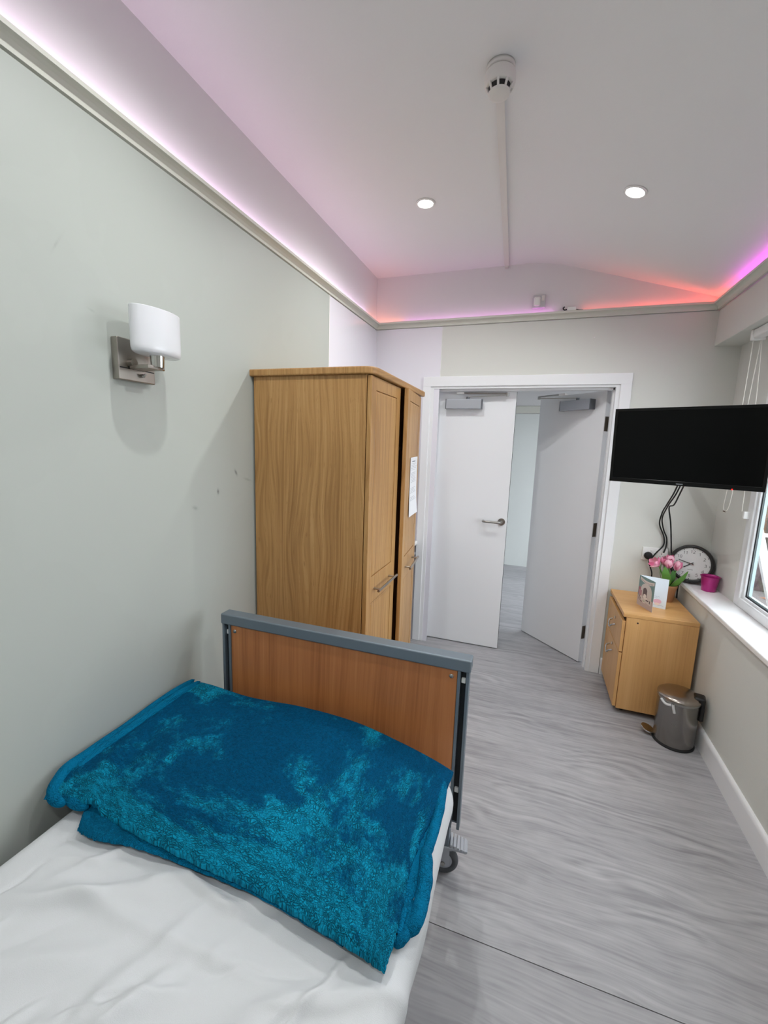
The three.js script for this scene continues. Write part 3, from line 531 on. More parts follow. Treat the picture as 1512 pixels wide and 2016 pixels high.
// teal plush blanket, folded in layers
{
  const r = rng(31), pts = [], CW = 140, CH = 76;                    // cells of the parted pile
  for (let j = 0; j < CH; j++) for (let i = 0; i < CW; i++) pts.push([(i + r()) / CW, (j + r()) / CH]);
  const BW = 1.06, BH = 0.58;
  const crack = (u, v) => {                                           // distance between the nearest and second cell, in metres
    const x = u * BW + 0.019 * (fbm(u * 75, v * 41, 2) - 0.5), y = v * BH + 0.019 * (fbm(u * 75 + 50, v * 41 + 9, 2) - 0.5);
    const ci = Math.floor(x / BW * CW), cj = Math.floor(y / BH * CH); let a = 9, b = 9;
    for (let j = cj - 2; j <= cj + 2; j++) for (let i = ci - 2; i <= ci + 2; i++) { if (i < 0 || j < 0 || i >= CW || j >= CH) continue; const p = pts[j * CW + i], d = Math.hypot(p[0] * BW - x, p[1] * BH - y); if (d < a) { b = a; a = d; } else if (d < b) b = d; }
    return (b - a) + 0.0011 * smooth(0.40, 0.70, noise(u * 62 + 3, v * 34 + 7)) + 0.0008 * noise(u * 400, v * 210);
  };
  const nap = (u, v) => {                                            // 0 brushed flat (dark), 1 standing pile (light)
    const x = u * 2.0, y = v * 1.1, wx = x + 0.22 * (fbm(x * 3, y * 3, 2) - 0.5), wy = y + 0.22 * (fbm(x * 3 + 8, y * 3 + 4, 2) - 0.5);
    const broad = fbm(wx * 2.3 + 3, wy * 2.9 + 1, 3), blot = fbm(wx * 8 + 1, wy * 9, 3), grain = noise(u * 330, v * 180), grain2 = fbm(u * 90, v * 48, 2);
    const lean = 0.27 * smooth(0.30, 0.85, v) - 0.16 * smooth(0.1, 0.3, u) * (1 - smooth(0.3, 0.62, v)) - 0.10 * smooth(0.85, 1, u) * (1 - smooth(0.1, 0.5, v));
    return smooth(0.30, 0.78, 0.52 + 1.3 * (broad - 0.5) + 1.35 * (blot - 0.5) + lean + 0.02 + 0.20 * (grain - 0.5) + 0.34 * (grain2 - 0.5));
  };
  const cmap = dataTex(1536, 840, (u, v) => {
    const n = nap(u, v), f = noise(u * 900, v * 480), c = mix3([0, 72, 108], [14, 138, 174], n);
    const k = 1 + 0.26 * (f - 0.5) + 0.16 * (noise(u * 220, v * 120) - 0.5) - 0.34 * n * (1 - smooth(0.0, 0.0028, crack(u, v))); return [c[0] * k, c[1] * k, c[2] * k];  // shade between the pile tufts is painted into the colour here
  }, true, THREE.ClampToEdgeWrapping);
  const bmap = dataTex(1536, 840, (u, v) => {
    const n = nap(u, v), c = smooth(0.0, 0.0036, crack(u, v)), f = noise(u * 900, v * 480);
    const g = 255 * (0.2 + 0.60 * mix(0.85, c, clamp(0.25 + n)) + 0.15 * f); return [g, g, g];
  }, false, THREE.ClampToEdgeWrapping);
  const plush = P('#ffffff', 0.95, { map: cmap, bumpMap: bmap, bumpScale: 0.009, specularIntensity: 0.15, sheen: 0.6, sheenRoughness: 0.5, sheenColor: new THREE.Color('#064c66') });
  const under = P('#046a92', 0.95, { specularIntensity: 0.15, sheen: 0.6, sheenRoughness: 0.5, sheenColor: new THREE.Color('#064c66'), bumpMap: bmap, bumpScale: 0.006 });
  const curve = (list) => { const c = new THREE.CatmullRomCurve3(list.map(p => V3(p[0], p[1], p[2])), false, 'centripetal'); return t => c.getPoint(clamp(t)); };
  // a soft slab between four edge curves (all give points of its mid surface)
  function slab(far, near, left, right, thick, nu, nv, bulge) {
    const F = curve(far), N = curve(near), L = curve(left), Rr = curve(right);
    const P00 = F(0), P10 = F(1), P01 = N(0), P11 = N(1), pos = [], uv = [], idx = [];
    const spread = t => 0.5 - 0.5 * Math.cos(Math.PI * t);
    const ease = t => mix(t, spread(t), 0.75);
    for (const side of [1, -1]) for (let j = 0; j <= nv; j++) for (let i = 0; i <= nu; i++) {
      const u = ease(i / nu), v = ease(j / nv), f = F(u), n = N(u), l = L(v), q = Rr(v);
      const c = k => (1 - v) * f[k] + v * n[k] + (1 - u) * l[k] + u * q[k] - ((1 - u) * (1 - v) * P00[k] + u * (1 - v) * P10[k] + (1 - u) * v * P01[k] + u * v * P11[k]);
      const e = Math.pow(Math.abs(2 * u - 1), 14), e2 = Math.pow(Math.abs(2 * v - 1), 10), T = thick * Math.sqrt(Math.max(0, (1 - e) * (1 - e2)));
      const lump = bulge(u, v);
      const fuzz = side > 0 ? 0.0022 * (fbm(u * 95, v * 55, 2) - 0.5) : 0;
      pos.push(c('x') + 0.003 * (noise(v * 60, u * 60) - 0.5) * (u > 0.98 || u < 0.02 ? 1 : 0.2), c('y') + lump + side * T / 2 + fuzz * (T / thick), c('z') + 0.004 * (noise(u * 80, 7) - 0.5) * (v > 0.96 ? 1 : 0)); uv.push(u, v);
    }
    const o = (nu + 1) * (nv + 1);
    for (let j = 0; j < nv; j++) for (let i = 0; i < nu; i++) { const a = j * (nu + 1) + i, b = a + 1, c = a + nu + 1, d = c + 1; idx.push(a, c, b, b, c, d, o + a, o + b, o + c, o + b, o + d, o + c); }
    const g = new THREE.BufferGeometry(); g.setAttribute('position', new THREE.Float32BufferAttribute(pos, 3)); g.setAttribute('uv', new THREE.Float32BufferAttribute(uv, 2)); g.setIndex(idx); g.computeVertexNormals();
    return g;
  }
  const b = thing('plush_blanket', 'folded teal plush blanket lying across the foot of the bed', 'blanket', [0, 0, 0]);
  // lowest layer, its front edge showing under the top one
  part('lower_layer', slab(
    [[0.06, 0.572, 2.07], [0.5, 0.572, 2.06], [1.03, 0.572, 2.09]],
    [[0.205, 0.569, 2.600], [0.27, 0.569, 2.602], [0.36, 0.569, 2.584], [0.55, 0.569, 2.574], [0.75, 0.569, 2.574], [0.95, 0.568, 2.592]],
    [[0.06, 0.572, 2.07], [0.09, 0.572, 2.38], [0.160, 0.570, 2.545], [0.205, 0.569, 2.600]],
    [[1.03, 0.572, 2.09], [1.02, 0.568, 2.3], [0.95, 0.568, 2.592]], 0.024, 90, 60, () => 0), under, b);
  part('middle_layer', slab(
    [[0.05, 0.600, 2.04], [0.5, 0.602, 2.03], [1.05, 0.578, 2.06]],
    [[0.07, 0.592, 2.55], [0.3, 0.586, 2.545], [0.7, 0.584, 2.545], [1.055, 0.570, 2.53]],
    [[0.05, 0.600, 2.04], [0.045, 0.600, 2.3], [0.07, 0.592, 2.55]],
    [[1.05, 0.578, 2.06], [1.062, 0.575, 2.20], [1.066, 0.572, 2.35], [1.055, 0.570, 2.53]], 0.028, 90, 60, () => 0), under, b);
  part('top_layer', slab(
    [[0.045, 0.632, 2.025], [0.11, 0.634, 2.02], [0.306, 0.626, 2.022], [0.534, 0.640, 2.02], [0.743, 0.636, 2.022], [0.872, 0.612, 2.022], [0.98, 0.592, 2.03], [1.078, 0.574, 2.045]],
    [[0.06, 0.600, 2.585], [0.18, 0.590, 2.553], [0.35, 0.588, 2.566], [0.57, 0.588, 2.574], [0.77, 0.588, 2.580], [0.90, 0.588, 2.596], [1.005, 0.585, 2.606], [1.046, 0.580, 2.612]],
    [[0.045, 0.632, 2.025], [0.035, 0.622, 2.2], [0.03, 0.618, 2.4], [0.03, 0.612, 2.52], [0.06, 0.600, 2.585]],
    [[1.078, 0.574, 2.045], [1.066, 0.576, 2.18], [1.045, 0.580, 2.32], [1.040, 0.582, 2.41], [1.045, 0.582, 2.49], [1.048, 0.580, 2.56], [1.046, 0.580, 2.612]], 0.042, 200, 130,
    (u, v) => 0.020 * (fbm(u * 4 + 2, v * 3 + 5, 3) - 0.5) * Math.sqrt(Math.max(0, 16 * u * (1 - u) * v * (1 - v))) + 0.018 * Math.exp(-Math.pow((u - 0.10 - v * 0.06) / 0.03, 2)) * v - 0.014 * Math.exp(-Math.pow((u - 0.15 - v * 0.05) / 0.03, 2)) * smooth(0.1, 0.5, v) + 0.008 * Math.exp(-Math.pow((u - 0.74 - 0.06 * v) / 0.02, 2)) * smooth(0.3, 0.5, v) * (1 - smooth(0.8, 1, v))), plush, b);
  // folds bunched against the wall and showing at the open side: soft rolls that taper at both ends
  function roll(pts, r, seg = 70) {
    const c = new THREE.CatmullRomCurve3(pts.map(p => V3(...p))), n = 18, pos = [], uv = [], idx = [];
    for (let j = 0; j <= seg; j++) {
      const t = j / seg, p = c.getPoint(t), d = c.getTangent(t), sx = V3(0, 1, 0).cross(d).normalize(), up = d.clone().cross(sx), R = r * Math.pow(Math.max(0, 1 - Math.pow(Math.abs(2 * t - 1), 5)), 0.5);
      for (let i = 0; i <= n; i++) { const a = i / n * Math.PI * 2, k = R * (1 + 0.22 * (fbm(t * 9 + pts[0][0] * 7, (i % n) * 0.5, 2) - 0.5)); pos.push(p.x + (sx.x * Math.cos(a) + up.x * Math.sin(a)) * k, p.y + (sx.y * Math.cos(a) + up.y * Math.sin(a)) * k * 1.05, p.z + (sx.z * Math.cos(a) + up.z * Math.sin(a)) * k); uv.push(i / n * 0.12, t * 0.5); }
    }
    for (let j = 0; j < seg; j++) for (let i = 0; i < n; i++) { const a = j * (n + 1) + i, b2 = a + 1, c2 = a + n + 1, d2 = c2 + 1; idx.push(a, c2, b2, b2, c2, d2); }
    const g = new THREE.BufferGeometry(); g.setAttribute('position', new THREE.Float32BufferAttribute(pos, 3)); g.setAttribute('uv', new THREE.Float32BufferAttribute(uv, 2)); g.setIndex(idx); g.computeVertexNormals(); return g;
  }
  part('fold_roll', roll([[0.048, 0.642, 2.02], [0.040, 0.632, 2.16], [0.038, 0.622, 2.32], [0.040, 0.622, 2.44], [0.044, 0.618, 2.515], [0.072, 0.600, 2.565], [0.12, 0.590, 2.57]], 0.020), under, b);
  part('fold_roll', roll([[0.085, 0.648, 2.03], [0.072, 0.638, 2.2], [0.064, 0.626, 2.36], [0.068, 0.612, 2.48], [0.11, 0.592, 2.545], [0.18, 0.583, 2.55]], 0.020), under, b);
  part('fold_roll', roll([[1.052, 0.578, 2.07], [1.064, 0.578, 2.18], [1.066, 0.576, 2.28], [1.060, 0.574, 2.37]], 0.014), under, b);
  part('fold_roll', roll([[1.056, 0.582, 2.33], [1.070, 0.580, 2.375], [1.078, 0.572, 2.43], [1.076, 0.562, 2.49], [1.060, 0.562, 2.52]], 0.017), under, b);
part('fold_roll', roll([[1.045, 0.566, 2.44], [1.058, 0.563, 2.48], [1.062, 0.560, 2.52], [1.045, 0.562, 2.55]], 0.012), under, b);
}

// ---------------------------------------------------------------- wall lamp
{
  const l = thing('wall_lamp', 'brushed nickel wall lamp with an oval white glass shade above the bed', 'wall lamp', [0.010, 1.808, 2.195]);
  part('back_plate', rbox(0, 0.026, -0.062, 0.062, -0.066, 0.066, 0.003), M.nickel, l);
  part('rocker_switch', merge([(() => { const g = cyl(0.006, 0.006, 0.012, 20); g.rotateZ(Math.PI / 2); g.translate(0.031, -0.042, -0.012); return g; })(), rod([0.034, -0.042, -0.012], [0.046, -0.038, -0.012], 0.0035)]), M.chrome, l);
  part('plate_groove', box(0.0262, 0.0268, -0.027, -0.024, -0.062, 0.062), M.gasket, l);
  part('support_arm', merge([rod([0.02, -0.008, 0.026], [0.045, -0.008, 0.026], 0.012, 24), rbox(0.03, 0.105, -0.027, -0.015, -0.022, 0.032, 0.002)]), M.nickel, l);
  part('lamp_holder', merge([(() => { const g = cyl(0.021, 0.019, 0.034, 32); g.translate(0.100, -0.002, -0.008); return g; })()]), M.chrome, l);
  part('knob', rod([0.100, -0.021, -0.030], [0.100, -0.021, -0.006], 0.006, 16), M.chrome, l);
  // oval shade: an ellipse drawn up, open at the top, rounded at the foot
  const pts = [[0.30, 0.0], [0.86, 0.0], [0.95, 0.004], [0.99, 0.012], [1.0, 0.022], [1.0, 0.128], [0.985, 0.130], [0.965, 0.128], [0.965, 0.02], [0.90, 0.008], [0.30, 0.006]];
  const g = lathe(pts, 72); g.scale(0.044, 1, 0.086); g.translate(0.100, 0.015, -0.008); g.computeVertexNormals();
  part('glass_shade', g, M.opal, l);
}

// ---------------------------------------------------------------- ceiling fittings
{
  const d = thing('smoke_detector', 'round white smoke detector on the ceiling', 'smoke detector', [1.026, HC, 1.612]);
  part('mounting_base', lathe([[0.0001, 0], [0.046, 0], [0.047, -0.008], [0.047, -0.020], [0.0001, -0.020]], 48), M.detector, d);
  part('sensor_body', lathe([[0.046, -0.019], [0.050, -0.024], [0.0515, -0.044], [0.049, -0.056], [0.044, -0.060], [0.036, -0.061]], 48), M.detector, d);
  part('vent_core', lathe([[0.036, -0.058], [0.034, -0.078], [0.0001, -0.078]], 36), M.black, d);
  for (let k = 0; k < 9; k++) { const a = k / 9 * Math.PI * 2 + 0.2; part('vent_rib', bar([Math.cos(a) * 0.044, -0.059, Math.sin(a) * 0.044], [Math.cos(a) * 0.033, -0.079, Math.sin(a) * 0.033], 0.007, 0.004), M.detector, d); }
  part('end_cap', lathe([[0.035, -0.076], [0.036, -0.079], [0.033, -0.084], [0.02, -0.088], [0.0001, -0.089]], 40), M.detector, d);
  const t = thing('cable_trunking', 'white cable trunking running along the ceiling from the smoke detector', 'trunking', [0, 0, 0]);
  part('trunking_body', (() => { const g = bar([1.019, HC - 0.0065, 1.57], [0.949, HC - 0.0065, 0.03], 0.028, 0.013); return g; })(), M.detector, t);
  part('trunking_lid', (() => { const g = bar([1.019, HC - 0.0145, 1.57], [0.950, HC - 0.0145, 0.06], 0.030, 0.003); return g; })(), M.detector, t);
  part('end_stop', rbox(0.937, 0.960, HC - 0.022, HC - 0.004, 0.012, 0.03, 0.003), M.detector, t);
}
{
  const s = thing('motion_sensor', 'small square white sensor box on the far wall above the coving', 'sensor', [1.178, 2.565, 0.0]);
  part('sensor_case', rbox(-0.042, 0.042, -0.042, 0.042, 0, 0.030, 0.007, 3), S('#c9c9cb', 0.5), s);
  part('lens_dome', (() => { const g = rbox(-0.034, 0.008, -0.032, 0.026, 0.026, 0.046, 0.010, 4); return g; })(), M.white, s);
  part('side_flap', rbox(0.014, 0.032, 0.0, 0.034, 0.029, 0.033, 0.001), M.detector, s);
  const p = thing('power_connector', 'small white connector lying on the coving of the far wall', 'connector', [1.385, LIP, 0.030]);
  part('connector_body', rbox(-0.028, 0.028, 0, 0.024, -0.012, 0.008, 0.004), M.white, p);
  part('cable_tail', tube([[-0.028, 0.010, 0], [-0.045, 0.008, 0.0], [-0.052, 0.022, -0.006], [-0.045, 0.03, -0.014]], 0.004, 16), M.black, p);
  part('cable_tail', tube([[0.028, 0.008, 0], [0.045, 0.004, 0.0], [0.07, 0.003, -0.004]], 0.003, 12), M.darkSteel, p);
}

// ---------------------------------------------------------------- television and cables
{
  const t = thing('television', 'black flat-screen television on a swing arm in the window corner', 'television', [1.913, 1.613, 0.797]);
  t.rotation.order = 'YXZ'; t.rotation.y = THREE.MathUtils.degToRad(-25.7); t.rotation.x = THREE.MathUtils.degToRad(3.9);
  const w = 0.32, h = 0.1888;
  part('bezel', (() => { const s = new THREE.Shape(); s.moveTo(-w, -h); s.lineTo(w, -h); s.lineTo(w, h); s.lineTo(-w, h); s.closePath(); const q = new THREE.Path(), e = 0.012; q.moveTo(-w + e, -h + 0.019); q.lineTo(w - e, -h + 0.019); q.lineTo(w - e, h - e); q.lineTo(-w + e, h - e); q.closePath(); s.holes.push(q); const g = new THREE.ExtrudeGeometry(s, { depth: 0.020, bevelEnabled: true, bevelThickness: 0.0015, bevelSize: 0.0015, bevelSegments: 2 }); g.translate(0, 0, -0.0215); return g; })(), P('#060607', 0.2, { specularIntensity: 0.6 }), t);
  part('screen', box(-w + 0.010, w - 0.010, -h + 0.016, h - 0.010, -0.012, -0.004), M.blackGloss, t);
  part('rear_shell', rbox(-w + 0.02, w - 0.02, -h + 0.01, h - 0.02, -0.052, -0.018, 0.012, 3), M.black, t);
  part('badge', box(-0.014, 0.014, -h + 0.006, -h + 0.010, 0.0005, 0.0012), S('#9fa3a8', 0.4, { metalness: 0.6 }), t);
  part('standby_led', new THREE.SphereGeometry(0.0028, 12, 8), new THREE.MeshStandardMaterial({ color: '#400000', emissive: '#ff1a10', emissiveIntensity: 4 }), t, [0.205, -h + 0.001, 0.0005]);
  const mount = thing('tv_bracket', 'black swing-arm wall bracket behind the television', 'bracket', [0, 0, 0]);
  part('wall_plate', rbox(2.03, 2.13, 1.52, 1.72, 0.016, 0.027, 0.003), M.black, mount);
  part('swing_arm', merge([bar([2.08, 1.62, 0.02], [2.10, 1.62, 0.38], 0.03, 0.05), bar([2.10, 1.62, 0.38], [1.94, 1.615, 0.738], 0.03, 0.04), rod([2.10, 1.585, 0.38], [2.10, 1.655, 0.38], 0.02, 20)]), M.black, mount);
  const cab = (label, pts) => { const m = part(numbered('power_cable'), tube(pts, 0.0042, 80, 8), M.blackRubber, scene); m.userData = { label, category: 'cable', group: 'cables hanging from the television' }; };
  cab('black cable hanging from the television, leftmost of three', [[1.955, 1.50, 0.70], [1.985, 1.37, 0.48], [2.015, 1.27, 0.25], [2.035, 1.2, 0.10], [2.045, 1.12, 0.04], [2.085, 1.03, 0.025], [2.088, 0.98, 0.02], [2.05, 0.92, 0.02], [2.03, 0.885, 0.022]]);
  cab('black cable hanging from the television, plugged into the right socket', [[1.97, 1.50, 0.70], [2.0, 1.36, 0.46], [2.03, 1.26, 0.22], [2.045, 1.16, 0.08], [2.075, 1.08, 0.035], [2.098, 1.03, 0.03], [2.10, 0.97, 0.03], [2.092, 0.93, 0.03]]);
  cab('black cable hanging from the television down behind the chest of drawers', [[1.985, 1.50, 0.70], [2.02, 1.36, 0.45], [2.06, 1.27, 0.22], [2.07, 1.24, 0.10], [2.10, 1.14, 0.06], [2.125, 1.0, 0.04], [2.135, 0.93, 0.04], [2.165, 0.86, 0.05], [2.185, 0.78, 0.07], [2.186, 0.70, 0.075], [2.186, 0.648, 0.08]]);
}
{
  const s = thing('wall_socket', 'white double wall socket above the chest of drawers', 'socket', [2.048, 0.912, 0.007]);
  part('face_plate', rbox(-0.075, 0.075, -0.044, 0.044, 0, 0.010, 0.003), M.white, s);
  for (const x of [-0.022, 0.022]) part('switch_rocker', rbox(x - 0.007, x + 0.007, 0.012, 0.030, 0.009, 0.0135, 0.002), M.white, s);
  part('pin_holes', merge([box(0.034, 0.038, 0.002, 0.010, 0.0095, 0.0103), box(0.026, 0.032, -0.012, -0.009, 0.0095, 0.0103), box(0.042, 0.048, -0.012, -0.009, 0.0095, 0.0103)]), M.black, s);
  const p = thing('power_plug', 'black mains plug in the left outlet of the wall socket', 'plug', [2.008, 0.900, 0.0175]);
  part('plug_body', (() => { const g = lathe([[0.0001, 0.036], [0.016, 0.036], [0.022, 0.028], [0.025, 0.012], [0.025, 0]], 32); g.rotateX(Math.PI / 2); return g; })(), M.blackRubber, p);
  part('plug_cable', tube([[0.004, -0.018, 0.018], [0.008, -0.05, 0.022], [0.03, -0.12, 0.025], [0.02, -0.2, 0.022], [0.015, -0.25, 0.02]], 0.004, 24), M.blackRubber, p);
}

// ---------------------------------------------------------------- chest of drawers
const beechMap = woodTex(768, 768, 0.9, 0.9, [196, 142, 86], [216, 166, 106], [228, 182, 124], 7, { warp: 0.012, rings: 24, fibre: 0.35, ringK: 0.3 });
{
  const beech = S('#ffffff', 0.4, { map: beechMap });
  const c = thing('chest_of_drawers', 'beech pedestal chest of drawers under the television', 'drawer chest', [1.815, 0, 0.026]);
  const D = 0.378, L = 0.472, H = 0.64;
  part('top_board', metreUV(rbox(-0.006, D, H - 0.024, H, -0.004, L + 0.002, 0.003), 'x'), beech, c);
  part('side_panel', metreUV(rbox(0.012, D, 0.032, H - 0.0245, L - 0.019, L, 0.002)), beech, c);
  part('side_panel', metreUV(rbox(0.012, D, 0.032, H - 0.0245, 0, 0.019, 0.002)), beech, c);
  part('back_panel', metreUV(box(D - 0.012, D - 0.002, 0.036, H - 0.026, 0.019, L - 0.019)), beech, c);
  part('base_board', metreUV(box(0.012, D - 0.012, 0.034, 0.052, 0.019, L - 0.019), 'x'), beech, c);
  part('edge_band', rbox(0.001, D, 0.5485, 0.5500, L - 0.0005, L + 0.0004, 0.0002), S('#d9a871', 0.5), c);
  part('fixing_hole', (() => { const g = cyl(0.005, 0.005, 0.001, 16); g.rotateX(Math.PI / 2); g.translate(0.072, 0.588, L + 0.0002); return g; })(), M.black, c);
  for (const [y0, y1, hy] of [[0.395, 0.588, 0.475], [0.040, 0.388, 0.300]]) {
    const d = part('drawer_front', metreUV(rbox(-0.008, 0.010, y0, y1, 0.004, L - 0.004, 0.002), 'y'), beech, c);
    part('handle', tube([[-0.008, hy + 0.02, L / 2 - 0.05], [-0.026, hy + 0.012, L / 2 - 0.044], [-0.032, hy - 0.008, L / 2 - 0.02], [-0.033, hy - 0.014, L / 2], [-0.032, hy - 0.008, L / 2 + 0.02], [-0.026, hy + 0.012, L / 2 + 0.044], [-0.008, hy + 0.02, L / 2 + 0.05]], 0.0055, 36, 10), M.chrome, d);
    part('key_lock', (() => { const g = cyl(0.009, 0.009, 0.008, 20); g.rotateZ(Math.PI / 2); g.translate(-0.011, hy + 0.062, L / 2 + 0.04); return g; })(), M.chrome, d);
    part('drawer_box', box(0.011, D - 0.03, y0 + 0.02, y1 - 0.04, 0.03, L - 0.03), M.white, d);
  }
  for (const [x, z] of [[0.05, 0.05], [0.33, 0.05], [0.05, L - 0.05], [0.33, L - 0.05]]) part('caster', merge([(() => { const g = cyl(0.014, 0.014, 0.016, 16); g.rotateX(Math.PI / 2); g.translate(x, 0.014, z); return g; })(), box(x - 0.008, x + 0.008, 0.018, 0.035, z - 0.01, z + 0.01)]), M.blackRubber, c);
}
// things on the chest
{
  const cover = document.createElement('canvas'); cover.width = 256; cover.height = 320; let c = cover.getContext('2d');
  c.fillStyle = '#7f9a96'; c.fillRect(0, 0, 256, 320);
  c.fillStyle = '#c4b2ad'; c.fillRect(0, 215, 256, 105);
  c.fillStyle = '#d8cfc8'; c.beginPath(); c.moveTo(40, 250); c.lineTo(40, 130); c.quadraticCurveTo(60, 62, 128, 62); c.quadraticCurveTo(205, 62, 222, 140); c.lineTo(226, 270); c.closePath(); c.fill();
  c.fillStyle = '#6f5f60'; c.beginPath(); c.moveTo(80, 220); c.lineTo(80, 130); c.quadraticCurveTo(112, 84, 146, 130); c.lineTo(150, 230); c.closePath(); c.fill();
  c.fillStyle = '#a8707c'; c.fillRect(6, 120, 36, 80); c.fillStyle = '#b98d92'; c.fillRect(14, 150, 50, 60);
  c.fillStyle = '#efe6df'; for (const [x, y, a, b] of [[118, 190, 24, 16], [128, 216, 30, 14], [100, 208, 16, 12]]) { c.beginPath(); c.ellipse(x, y, a, b, 0, 0, 7); c.fill(); }
  c.fillStyle = '#4c4146'; c.fillRect(140, 226, 44, 12); c.fillRect(24, 214, 10, 40); c.fillRect(44, 226, 8, 34); c.fillRect(196, 222, 12, 30);
  c.fillStyle = '#b9c9a4'; c.fillRect(96, 246, 26, 12); c.fillStyle = '#7a5a5c'; c.fillRect(50, 262, 70, 8); c.fillStyle = '#e8ddd6'; c.fillRect(84, 262, 52, 8);
  c.fillStyle = '#e4d7cf'; c.beginPath(); c.moveTo(18, 10); c.quadraticCurveTo(128, 52, 244, 14); c.lineTo(244, 46); c.quadraticCurveTo(128, 86, 18, 42); c.closePath(); c.fill();
  c.strokeStyle = '#7d6a6a'; c.lineWidth = 3; for (let k = 0; k < 9; k++) { const x = 34 + k * 22, y = 34 + 20 * Math.sin(Math.PI * (k + 0.6) / 10); c.beginPath(); c.moveTo(x, y + 6); c.lineTo(x + 5, y - 6); c.lineTo(x + 10, y + 6); c.stroke(); }
  const inner = document.createElement('canvas'); inner.width = 256; inner.height = 320; c = inner.getContext('2d');
  c.fillStyle = '#dde6ee'; c.fillRect(0, 0, 256, 320); c.strokeStyle = '#9aa6b4'; c.lineWidth = 2;
  const r = rng(8); for (const [y, x0, x1] of [[60, 70, 150], [78, 80, 140], [110, 90, 150], [200, 20, 200], [214, 30, 180], [228, 60, 150], [290, 20, 240]]) { c.beginPath(); c.moveTo(x0, y); for (let x = x0; x < x1; x += 6) c.lineTo(x, y + (r() - 0.5) * 7); c.stroke(); }
  c.fillStyle = '#e8b6c6'; c.beginPath(); c.ellipse(178, 250, 36, 26, 0, 0, 7); c.fill(); c.fillStyle = '#eed9cf'; c.beginPath(); c.ellipse(178, 278, 26, 14, 0, 0, 7); c.fill();
  const tc = new THREE.CanvasTexture(cover), ti = new THREE.CanvasTexture(inner); tc.colorSpace = ti.colorSpace = THREE.SRGBColorSpace;
  const k = thing('greeting_card', 'open greeting card standing in front of the flower pot', 'card', [1.916, 0.6405, 0.285]);
  const plain = S('#e9eef2', 0.7), h = 0.188;
  const leafCard = (x, z, mat, name) => { const L = Math.hypot(x, z), g = new THREE.BoxGeometry(L, h, 0.0007); g.translate(L / 2, h / 2, 0); const m = new THREE.Mesh(g, [plain, plain, plain, plain, mat, plain]); m.name = name; m.rotation.y = Math.atan2(-z, x); k.add(m); };
  leafCard(0.053, 0.139, S('#ffffff', 0.5, { map: tc }), 'cover_panel');
  leafCard(0.146, 0.046, S('#ffffff', 0.55, { map: ti }), 'inner_panel');
}
